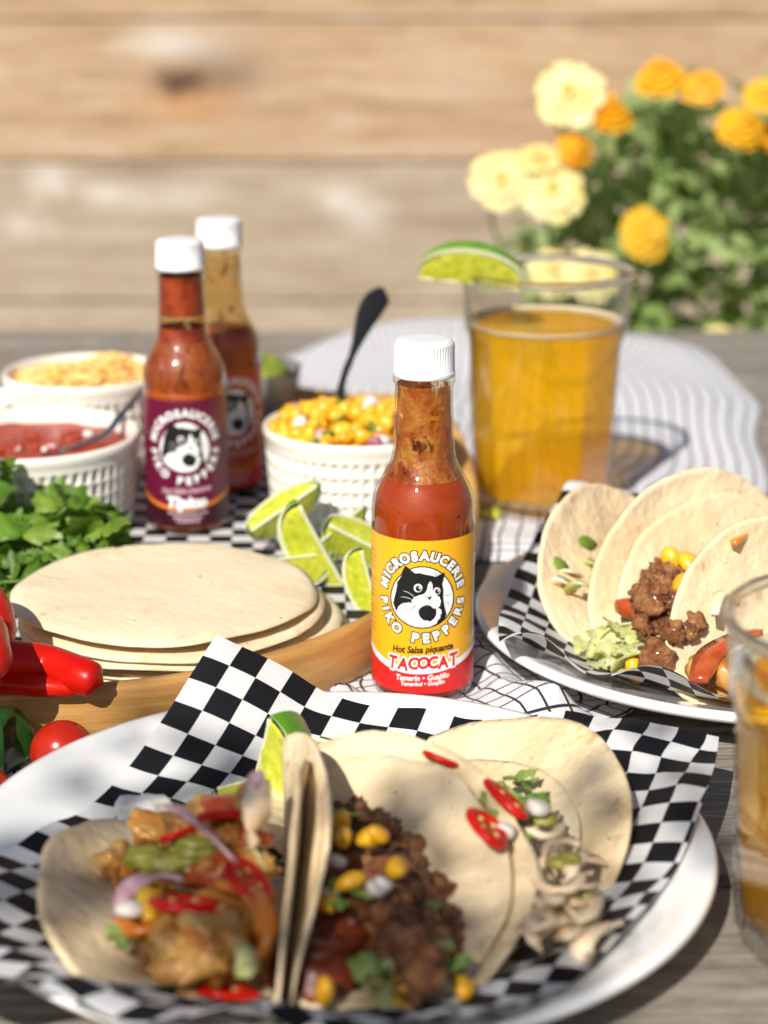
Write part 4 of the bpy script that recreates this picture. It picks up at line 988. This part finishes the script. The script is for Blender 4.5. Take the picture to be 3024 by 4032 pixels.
# --- foreground left: chicken taco, left half lying open, right half standing
t1 = empty('taco', (-.036, .605, PZ), 'open chicken taco with red chili slices and peppers at the front left', 'taco', 'tacos on the foreground plate')
T1 = bend(Vector((-.0425, .590, PZ)), (.03, 1), 10, 86, .018, R=.0735, b0=-.009, curlL=30, curlR=4, seed=1, slope=-.02); add_tortilla(t1, T1)
def on1(px, py, z): return at(px, py, z)
random.seed(50)
ch = [(640, 3270, .030, 8, (40, 20, 12)), (780, 3230, .042, 9, (30, 10, 60)), (480, 3400, .026, 9, (50, 15, 75)), (760, 3420, .03, 9, (10, 0, 30)), (620, 3560, .028, 8, (20, 10, 20)), (880, 3300, .04, 9, (20, 30, 90)), (640, 3750, .024, 9, (10, 5, 95)), (740, 3730, .03, 15, (15, 10, 100)), (860, 3700, .032, 15, (5, 25, 80)), (950, 3760, .026, 9, (0, 20, 60)), (820, 3850, .02, 8, (0, 10, 40)), (940, 3420, .036, 9, (0, 0, 20)), (900, 3560, .03, 9, (0, 0, 20)), (700, 3640, .028, 9, (0, 0, 20)), (960, 3640, .03, 8, (0, 0, 0))]
for k, (px, py, z, r, rot) in enumerate(ch):
    V, F = blob(r * .001, .42, 1.9, 60 + k, 4, (1.45, .8, .62), .3); mk('chicken_piece', V, F, M['chicken'], t1, loc=on1(px, py, z) - t1.location, rot=tuple(R_(a) for a in rot))
put(SL[0], 'chili_slice', t1, at(735, 3560, .042), (-18, 6, 5), 1.25); put(SL[0], 'chili_slice', t1, at(980, 3470, .044), (-20, 25, -55), 1.1)
put(SL[0], 'chili_slice', t1, at(890, 3905, .022), (-20, 5, -5), 1.02); put(SL[1], 'chili_slice', t1, at(700, 3285, .044), (-30, -10, 20), .9); put(SL[2], 'chili_slice', t1, at(880, 3210, .052), (-25, 15, 40), 1.1)
for (px, py, z, r) in ((900, 3190, .046, 10), (860, 3420, .036, 11), (800, 3330, .034, 12), (930, 3300, .04, 10)):
    V, F = blob(r * .001, .3, 1.4, px, 2, (1.2, .9, .6)); mk('sauce_smear', V, F, M['sauce_red'], t1, loc=at(px, py, z) - t1.location)
rib(t1, 'onion_strip', [at(665, 3170, .054), at(740, 3215, .056), at(830, 3290, .055), at(930, 3400, .049)], .0042, .0006, M['onion'], 1.2)
rib(t1, 'onion_strip', [at(1020, 3045, .062), at(1000, 3090, .06), at(965, 3150, .056)], .0034, .0012, M['onion'])
rib(t1, 'onion_strip', [at(470, 3610, .034), at(500, 3510, .038), at(600, 3455, .04), at(720, 3470, .04)], .0035, .0006, M['onion'], 1.5)
rib(t1, 'pepper_strip', [at(860, 3480, .040), at(980, 3520, .042), at(1045, 3640, .038), at(1020, 3740, .032), at(950, 3790, .028)], .0042, .0016, M['pepper'])
rib(t1, 'pepper_strip', [at(480, 3600, .03), at(530, 3660, .03), at(610, 3650, .032)], .005, .0016, M['pepper'])
rib(t1, 'pepper_strip', [at(560, 3560, .036), at(600, 3500, .038), at(590, 3620, .035)], .0035, .0016, M['corn'])
for k, (px, py, z) in enumerate(((600, 3380, .036), (680, 3400, .038), (750, 3390, .038), (790, 3330, .042))): V, F = blob(.0075, .6, 2.2, 200 + k, 3, (1.3, .8, .5)); mk('relish_piece', V, F, M['relish'], t1, loc=at(px, py, z) - t1.location)
for k, (a, b_) in enumerate((((440, 3700), (520, 3720)), ((470, 3740), (560, 3690)), ((960, 3330), (1060, 3400)), ((980, 3380), (1050, 3440)), ((960, 3850), (1000, 3760)), ((930, 3830), (1010, 3800)))):
    z = .025 if k < 2 else .036; rib(t1, 'lettuce_shred', [at(*a, z), (at(*a, z) + at(*b_, z)) / 2 + Vector((0, 0, .005)), at(*b_, z)], .004, .0005, M['lettucegreen'] if k < 2 else M['lettuce'], 1.5)
V, F = blob(.0042, .25, 1, 9, 2, (1.1, .8, .6), .4); mk('onion_dice', V, F, M['onionwhite'], t1, loc=at(510, 3580, .036) - t1.location)
rib(t1, 'chicken_strip', [at(1030, 3080, .060), at(1012, 3160, .057), at(1000, 3260, .050), at(985, 3330, .044)], .0052, .0012, M['pork'], .6)
rib(t1, 'chicken_strip', [at(985, 3090, .058), at(970, 3150, .056), at(955, 3230, .050)], .0042, .0014, M['chicken'], .4)
# --- foreground middle: beef taco of two tortillas
t2 = empty('taco', (.004, .61, PZ), 'ground beef taco with corn kernels in the middle of the foreground plate', 'taco', 'tacos on the foreground plate')
T2 = bend(Vector((-.0240, .596, PZ + .0012)), (-.06, 1), 106, 10, .018, R=.070, b0=.011, curlL=14, curlR=22, seed=4, twR=10, lift=.036); add_tortilla(t2, T2)
T2b = bend(Vector((-.0230, .593, PZ + .0035)), (-.06, 1), 104, 10, .018, R=.060, b0=.011, curlL=14, curlR=22, seed=6, twR=10, lift=.032); add_tortilla(t2, T2b)
random.seed(70); bp_ = []
for k in range(250):
    u = random.random(); v = random.uniform(-1, 1)
    px, py = 1400 + (1650 - 1400) * u, 3190 + (3820 - 3190) * u; wd = 70 + 170 * math.sin(math.pi * min(1, .18 + u * .72))
    z = .017 + .014 * (1 - v * v) + random.uniform(-.006, .004) - .004 * u
    bp_.append(at(px + v * wd + 30 * u, py + random.uniform(-50, 50) - 40 * v, z))
crumbs(t2, bp_, .0050, M['beef'], 'ground_beef', 300, amp=.6)
for k, (px, py, z, r) in enumerate(((1310, 3750, .018, 14), (1250, 3850, .016, 13), (1400, 3640, .022, 12), (1230, 3760, .02, 12))): V, F = blob(r * .001, .4, 2, 400 + k, 3, (1.2, .9, .6)); mk('sauce_smear', V, F, M['sauce_dark'], t2, loc=at(px, py, z) - t2.location)
fill_kernels(t2, [at(1440, 3300, .046), at(1490, 3290, .048), at(1340, 3240, .044), at(1380, 3470, .044), at(1560, 3420, .044), at(1350, 3300, .045), at(1280, 3905, .022), at(1585, 3870, .026), at(1830, 3885, .022), at(1610, 3935, .02), at(1300, 3560, .036)], 80, .95)
for (px, py, z) in ((1330, 3200, .045), (1400, 3210, .044), (1340, 3480, .041), (1420, 3520, .04), (1720, 3570, .036), (1330, 3560, .038)): lettuce_leaf(t2, at(px, py, z), .0046, .003, (random.uniform(-30, 30), 20, random.uniform(0, 180)), px * .1, M['lettucegreen'], 'herb_piece')
for (px, py, z) in ((1480, 3500, .042), (1300, 3530, .036), (1330, 3390, .042), (1510, 3480, .042)): put(dicew, 'onion_dice', t2, at(px, py, z), (20, 30, px % 90), .85)
for k, (px, py, z, w_, h_, rot) in enumerate(((1500, 3790, .026, .011, .006, (10, 0, 15)), (1580, 3830, .025, .012, .006, (-20, 0, -30)), (1700, 3770, .027, .010, .006, (20, 10, 40)), (1760, 3800, .024, .009, .005, (0, -10, -20)), (1640, 3900, .02, .012, .005, (15, 0, 10)), (1490, 3880, .02, .011, .005, (-10, 10, -35)), (1560, 3930, .018, .010, .005, (0, 0, -20)))): lettuce_leaf(t2, at(px, py, z), w_, h_, rot, 60 + k, M['lettucegreen'] if k in (0, 2, 3) else M['lettuce'])
# --- foreground right: pork taco with tall back flap
t3 = empty('taco', (.06, .665, PZ), 'pulled pork taco with chili slices at the back right of the foreground plate', 'taco', 'tacos on the foreground plate')
T3 = bend(Vector((.031, .666, PZ)), (-.62, 1), 8, 33, .024, R=.0755, b0=-.010, curlL=10, curlR=12, seed=9, twR=-4); add_tortilla(t3, T3)
T3b = bend(Vector((.030, .660, PZ + .003)), (-.62, 1), 8, 28, .024, R=.054, b0=-.010, curlL=10, curlR=12, seed=11); add_tortilla(t3, T3b)
random.seed(90)
for k in range(30):
    py = random.uniform(3370, 3690); px = random.uniform(2060 + (py - 3380) * .1, 2320); z = .020 + random.uniform(-.003, .010); a0 = random.uniform(0, 360); sp_ = random.uniform(50, 130); rr = random.uniform(80, 170)
    cx_, cy_ = px - rr * math.cos(R_(a0 + sp_ / 2)), py - .75 * rr * math.sin(R_(a0 + sp_ / 2))
    pts = [at(cx_ + rr * math.cos(R_(a0 + sp_ * i / 6)), cy_ + .75 * rr * math.sin(R_(a0 + sp_ * i / 6)), z + .004 * math.sin(i * .52)) for i in range(7)]
    rib(t3, 'pork_strand', pts, random.uniform(.0026, .0048), .0005, M['pork'], random.uniform(-2.5, 2.5))
for (cx, cy, r) in ((2230, 3360, 70), (2200, 3440, 95), (2150, 3250, 60)):
    pts = [at(cx + r * math.cos(a), cy + r * .7 * math.sin(a), .032) for a in [i * 2 * math.pi / 9 for i in range(9)]]; rib(t3, 'onion_ring', pts, .0026, .0012, M['pork'])
for (px, py) in ((2240, 3385), (2145, 3230), (2205, 3400)): V, F = blob(.0042, .3, 1.4, px, 2, (1.2, .8, .6)); mk('relish_piece', V, F, M['relish'], t3, loc=at(px, py, .034) - t3.location)
for k in range(15):
    py = random.uniform(3050, 3300); px = random.uniform(1800 + (py - 3050) * .55, 2110); lettuce_leaf(t3, at(px, py, .034 + random.uniform(-.003, .004)), random.uniform(.005, .009), random.uniform(.003, .005), (random.gauss(10, 25), random.gauss(0, 25), random.uniform(0, 180)), 80 + k, M['lettucegreen'])
put(SL[2], 'chili_slice', t3, at(1995, 3150, .044), (-32, 20, -50), 1.2); put(SL[1], 'chili_slice', t3, at(1920, 3260, .044), (-30, 15, -70), 1.2); put(SL[1], 'chili_slice', t3, at(1735, 2990, .048), (-30, 10, -30), .9)
for (px, py) in ((1790, 3040), (1985, 3270), (2120, 3180)): put(dicew, 'onion_dice', t3, at(px, py, .04), (10, 20, px % 80), 1.1)
for k in range(8):
    px, py = random.uniform(2150, 2330), random.uniform(3540, 3680); lettuce_leaf(t3, at(px, py, .025), .008, .004, (random.gauss(0, 20), 0, random.uniform(0, 180)), 100 + k, M['lettuce'])
# loose bits on the foreground paper
lw(1010, 3010, .027, (62, -62, -62), 'lime wedge standing behind the chicken taco on the checkered paper', span=80, s=1.22)
lw(1010, 3060, .022, (20, 0, 35), 'second lime wedge lying flat at the foot of the standing one', span=60, s=.8)
lw(1290, 2920, .022, (40, 10, -20), 'pale lime wedge tucked behind the middle taco', span=60, s=.9)
V, F = blob(.0075, .35, 1.6, 77, 3, (1.3, .9, .7), .3); o = mk('cheese_crumb', V, F, M['cheese'], loc=at(560, 3185, .021)); tag(o, 'white cheese crumb on the checkered paper left of the chicken taco', 'cheese')
for k, (px, py) in enumerate(((1285, 3105), (1330, 3145))):
    V, F = blob(.0068, .5, 2, 500 + k, 3, (1, .9, .8)); o = mk('beef_crumb', V, F, M['beef'], loc=at(px, py, .024)); tag(o, ('loose beef crumb on the paper just right of the standing lime', 'loose beef crumb nearest the middle taco behind the chicken taco')[k], 'beef', 'loose beef crumbs by the lime')
# --- right-hand plate
t4 = empty('taco', (.125, .93, PZ), 'folded taco at the far left of the right-hand plate', 'taco', 'tacos on the right-hand plate')
add_tortilla(t4, bend(Vector((.138, .912, PZ + .002)), (.62, .78), 46, 10, .022, R=.068, b0=-.010, curlL=24, curlR=8, seed=21))
random.seed(101)
for k in range(12):
    px, py = random.uniform(2190, 2330), random.uniform(2130, 2330); rib(t4, 'lettuce_shred', [at(px - 50, py + 20, .030), at(px, py - 10, .036), at(px + 50, py + 10, .03)], .004, .0007, M['lettuce'] if k % 2 else M['pork'], random.uniform(0, 2))
put(herb, 'herb_piece', t4, at(2295, 2120, .045), (20, 30, 0), 1.8); put(herb, 'herb_piece', t4, at(2200, 2215, .04), (20, 30, 0), 1.2)
t5 = empty('taco', (.155, .9, PZ), 'beef and corn taco of two tortillas in the middle of the right-hand plate', 'taco', 'tacos on the right-hand plate')
add_tortilla(t5, bend(Vector((.174, .893, PZ + .003)), (.88, .47), 58, 12, .024, R=.0755, b0=-.010, curlL=24, curlR=10, seed=23, twL=-6))
add_tortilla(t5, bend(Vector((.180, .880, PZ + .005)), (.88, .46), 52, 12, .022, R=.068, b0=-.006, curlL=22, curlR=10, seed=25))
random.seed(110); bp_ = []
for k in range(130):
    px, py = random.uniform(2520, 2750), random.uniform(2260, 2500)
    if py < 2330 and px < 2560: continue
    bp_.append(at(px, py, .030 + random.uniform(-.008, .008) + (2480 - py) * .00006))
bp_ += [at(random.uniform(2540, 2720), random.uniform(2240, 2380), .043 + random.uniform(-.006, .004)) for _ in range(45)]
crumbs(t5, bp_, .0046, M['beef'], 'ground_beef', 600, amp=.6)
fill_kernels(t5, [at(2640, 2205, .052), at(2715, 2215, .052), at(2740, 2240, .05), at(2680, 2300, .05), at(2730, 2275, .05)], 120, 1.2)
for k, (px, py) in enumerate(((2600, 2330), (2500, 2390), (2620, 2280), (2540, 2400))): V, F = blob(.0085, .3, 1.4, 700 + k, 2, (1.2, .9, .6)); mk('sauce_smear', V, F, M['sauce_red'], t5, loc=at(px, py, .035) - t5.location)
for k, (px, py, z, w_, h_, rot) in enumerate(((2400, 2500, .022, .012, .006, (20, 0, 20)), (2470, 2480, .027, .013, .006, (-15, 10, -25)), (2540, 2490, .03, .012, .006, (25, -10, 10)), (2430, 2560, .018, .012, .006, (10, 0, -40)), (2510, 2560, .022, .014, .007, (-20, 0, 30)), (2580, 2540, .026, .012, .006, (30, 10, 60)), (2390, 2590, .015, .009, .005, (0, 20, 70)), (2460, 2610, .017, .013, .006, (15, 0, 35)), (2340, 2560, .015, .011, .006, (10, 10, -20)), (2360, 2620, .014, .010, .005, (-10, 0, 40)), (2560, 2600, .02, .013, .006, (20, 0, 20)))): lettuce_leaf(t5, at(px, py, z), w_, h_, rot, 40 + k, M['lettuce'])
rib(t5, 'lettuce_shred', [at(2320, 2590, .014), at(2345, 2520, .02), at(2420, 2465, .026), at(2520, 2450, .028)], .003, .0006, M['lettuce'])
rib(t5, 'lettuce_shred', [at(2420, 2640, .016), at(2500, 2560, .026), at(2600, 2510, .028), at(2640, 2530, .026)], .011, .0006, M['lettuce'], .4)
t6 = empty('taco', (.18, .84, PZ), 'chicken taco at the front right of the right-hand plate, partly behind the near glass', 'taco', 'tacos on the right-hand plate')
add_tortilla(t6, bend(Vector((.200, .826, PZ + .003)), (.86, .5), 56, 12, .024, R=.0745, b0=-.008, curlL=24, curlR=12, seed=27, twL=-4))
for k, (px, py, z, r) in enumerate(((2830, 2640, .026, 11), (2900, 2660, .026, 11), (2780, 2680, .02, 9), (2860, 2700, .02, 10), (2950, 2620, .03, 12), (3020, 2640, .03, 12))): V, F = blob(r * .001, .28, 1.5, 800 + k, 3, (1.35, .8, .7), .3); mk('chicken_piece', V, F, M['chicken'], t6, loc=at(px, py, z) - t6.location, rot=(.2, .3, k * .8))
rib(t6, 'pepper_strip', [at(2750, 2680, .032), at(2800, 2580, .036), at(2880, 2520, .04), at(2990, 2490, .042)], .007, .0016, M['sauce_red'])
rib(t6, 'onion_strip', [at(2815, 2420, .045), at(2835, 2345, .05), at(2890, 2335, .05)], .003, .0012, M['pork'])
rib(t6, 'pepper_strip', [at(2890, 2140, .07), at(2930, 2105, .07), at(2980, 2095, .07)], .003, .0012, M['pepper'])
link('corn_kernel', KER, None, None, at(2500, 2630, .019), (R_(75), R_(10), R_(60)), (1.35, 1.35, 1.35)); tag(bpy.context.scene.collection.objects[-1], 'single bright corn kernel at the front edge of the right-hand paper', 'corn')
V, F = blob(.0095, .45, 2, 820, 3, (1, .9, .9)); o = mk('beef_crumb', V, F, M['beef'], loc=at(2585, 2595, .024)); tag(o, 'large loose beef crumb beside the corn kernel on the right-hand paper', 'beef')
# ------------------------------------------------------------------ flowers behind the table
fp = empty('flower_bush', (.5, 1.84, -.75), 'bushy green plant with orange and pale yellow flowers behind the table', 'plant')
leafm = plain('flower_foliage', (.12, .2, .05), .5, var=(8, [(.3, (.22, .34, .08)), (.7, (.52, .62, .28))]), trans=.45)
random.seed(130); parts = []; fb = fp.location
def leafquad(c, d, w_, L, up):
    d = d.normalized(); s = d.cross(up).normalized() * w_; t = c + d * L; m1 = c + d * L * .35 + up * .15 * L; m2 = c + d * L * .7 + up * .1 * L
    return [c, m1 - s, m1 + s, m2 - s * .8, m2 + s * .8, t], [(0, 1, 2), (1, 3, 4, 2), (3, 5, 4)]
def inside(px, py):
    a = ((px - 2740) / 620) ** 2 + ((py - 1060) / 680) ** 2; return a < 1 + .25 * noise.noise(Vector((px * .006, py * .006, 3)))
cnt = 0
while cnt < 2700:
    px, py = random.uniform(1950, 3700), random.uniform(380, 2100)
    if px > 3250: ok = py > 500 + .2 * abs(px - 3300)
    elif py > 880: ok = px > 2020 + 80 * noise.noise(Vector((0, py * .01, 0)))
    else: ok = inside(px, py) or (px > 2900 and py > 560)
    if not ok: continue
    Y = random.uniform(1.78, 1.96); p = atY(px, py, Y)
    d = Vector((random.gauss(0, 1), random.gauss(-.4, 1), random.gauss(.15, .7))); up = Vector((random.gauss(0, .5), random.gauss(-.2, .5), 1)).normalized()
    parts.append(leafquad(p - fb, d, random.uniform(.006, .013), random.uniform(.024, .055), up)); cnt += 1
V, F = join(parts); o = mk('foliage', V, F, leafm, fp, smooth=False); o['kind'] = 'stuff'
orange = plain('orange_petal', (.85, .42, .008), .5, var=(40, [(.3, (.83, .34, .004)), (.7, (.88, .52, .012))]), trans=.3); pale = plain('pale_petal', (.84, .74, .28), .5, var=(40, [(.3, (.82, .68, .2)), (.7, (.86, .8, .45))]), trans=.3); gold = plain('gold_petal', (.85, .5, .03), .5, trans=.3)
core = plain('flower_core', (.6, .28, .02), .7)
def flower_mesh(r, layers, mat, name):
    parts = []
    for L in range(layers):
        q = 1 - L / (layers + .6); n = max(6, int(15 - L * 1.5)); el = .12 + .85 * L / max(1, layers - 1)
        for i in range(n):
            a = 2 * math.pi * i / n + L * .37 + random.uniform(-.12, .12); d = Vector((math.cos(a), math.sin(a), 0)); l_ = r * q * random.uniform(.88, 1.08); w_ = r * .24 * (.6 + .4 * q); s = Vector((-d.y, d.x, 0)) * w_
            z0 = .004 + .0035 * L; c = d * (r * .08) + Vector((0, 0, z0)); t = d * l_ * math.cos(el * .8) + Vector((0, 0, z0 + l_ * math.sin(el) * .55)); m_ = (c + t) * .55 + Vector((0, 0, .12 * l_))
            parts.append(([c - s * .3, c + s * .3, m_ - s, m_ + s, t - s * .75, t + s * .75, t + d * l_ * .06], [(0, 1, 3, 2), (2, 3, 5, 4), (4, 5, 6)]))
    V, F = join(parts); return mesh(name, V, F, True, mats=(mat,))
random.seed(140)
FM = {'p': flower_mesh(.0285, 3, pale, 'petals'), 'o': flower_mesh(.0175, 6, orange, 'petals'), 'g': flower_mesh(.0245, 4, gold, 'petals')}
CORE = mesh('flower_core', *blob(.008, .2, 3, 1, 2, (1, 1, .6)), mats=(core,))
stems = []
for (px, py, k, tilt, s) in ((2245, 385, 'p', 62, 1.05), (1970, 720, 'p', 66, .95), (2175, 760, 'p', 66, 1.0), (2120, 640, 'p', 30, .7), (2600, 340, 'o', 40, 1.25), (2765, 365, 'o', 50, 1.05), (2385, 490, 'o', 30, 1.25), (2255, 600, 'o', 60, 1.0), (2905, 525, 'o', 50, 1.25), (2530, 925, 'g', 70, 1.0), (3010, 390, 'g', 40, .8), (3040, 560, 'o', 40, 1.0), (2180, 1075, 'p', 70, .85), (2330, 1090, 'p', 70, .85), (2830, 1330, 'p', 30, .5)):
    Y = 1.735 + random.uniform(-.01, .02); p = atY(px, py, Y); f = empty('flower', p - fb); f.parent = fp; f.rotation_euler = (R_(tilt), 0, random.uniform(-.3, .3)); f.scale = (s, s, s)
    link('petals', FM[k], None, f, rot=(0, 0, random.uniform(0, 6))); link('flower_core', CORE, None, f, (0, 0, .012))
    q = p - fb; stems.append(tube(spline([q, q + Vector((random.uniform(-.01, .01), .02, -.05)), Vector((q.x * .8, .03, q.z - .25)), Vector((q.x * .4, .02, 0))], 10), .0016, 5))
V, F = join(stems); mk('stems', V, F, M['stem'], fp)
for o in list(fp.children):
    if o.type == 'EMPTY':       # the petals carry the flower: flatten to bush > flower > core
        pet = [c for c in o.children if c.name.startswith('petals')][0]; cr = [c for c in o.children if c.name.startswith('flower_core')][0]
        pet.name = 'bloom'; pet.parent = fp; pet.location = o.location; pet.rotation_euler = (o.rotation_euler.to_matrix() @ pet.rotation_euler.to_matrix()).to_euler(); pet.scale = o.scale
        cr.parent = pet; cr.location = (0, 0, .012); bpy.data.objects.remove(o)

# ------------------------------------------------------------------ added unseen branch behind the camera, shaped to shade the foreground plate
def inpoly(x, y_, P):
    c = False; j = len(P) - 1
    for i in range(len(P)):
        if (P[i][1] > y_) != (P[j][1] > y_) and x < (P[j][0] - P[i][0]) * (y_ - P[i][1]) / (P[j][1] - P[i][1]) + P[i][0]: c = not c
        j = i
    return c
SH = [[(-150, 3350), (330, 2930), (480, 2770), (760, 2600), (930, 2540), (1000, 2700), (1000, 3020), (1130, 3220), (1130, 4150), (700, 4000), (300, 3780), (-50, 3560)],
      [(1130, 3260), (1500, 3200), (1720, 3170), (2080, 3160), (2200, 2990), (2480, 3020), (2540, 3400), (2440, 3720), (2200, 4100), (1130, 4150)],
      [(2600, 3070), (2860, 3060), (2880, 3460), (2700, 3440), (2660, 3250)], [(2300, 2800), (2850, 2880), (2860, 2950), (2600, 2940)]]
tbx = empty('shade_branch', (-.75, -1.75, -.75), 'added unseen leafy branch behind the camera, shaped to shade the foreground plate', 'tree')
random.seed(200); parts = []; tw = []; cnt = 0; tl = tbx.location
for P_ in SH:
    x0, x1, y0, y1 = min(p[0] for p in P_), max(p[0] for p in P_), min(p[1] for p in P_), max(p[1] for p in P_)
    nl = int((x1 - x0) * (y1 - y0) / 11500)
    for k in range(nl):
        px, py = random.uniform(x0, x1), random.uniform(y0, y1)
        if not inpoly(px, py, P_): continue
        c = at(px, py, .022) - SUN * random.uniform(2.0, 2.35); d = Vector((random.gauss(0, 1), random.gauss(0, 1), random.gauss(0, .5)))
        up = (-SUN + Vector((random.gauss(0, .35), random.gauss(0, .35), random.gauss(0, .35)))).normalized(); d = (d - up * d.dot(up)).normalized()
        parts.append(leafquad(c - tl - d * .008, d, random.uniform(.005, .007), random.uniform(.016, .022), up)); cnt += 1
        if cnt % 40 == 0: tw.append(c - tl)
V, F = join(parts); o = mk('shade_leaves', V, F, leafm, tbx, smooth=False); o['kind'] = 'stuff'
hub = sum(tw, Vector()) / len(tw) + Vector((-.25, -.12, .05)); tws = [tube(spline([hub, (hub + q) / 2 + Vector((0, 0, .03)), q], 8), .0014, 5) for q in tw]
tws.append(tube(spline([(0, 0, 0), (-.02, .02, .7), Vector(hub) * .9 + Vector((-.1, -.1, -.15)), hub], 16), lambda u: .05 * (1 - u) + .004, 10)); V, F = join(tws); mk('shade_trunk', V, F, M['table'], tbx)
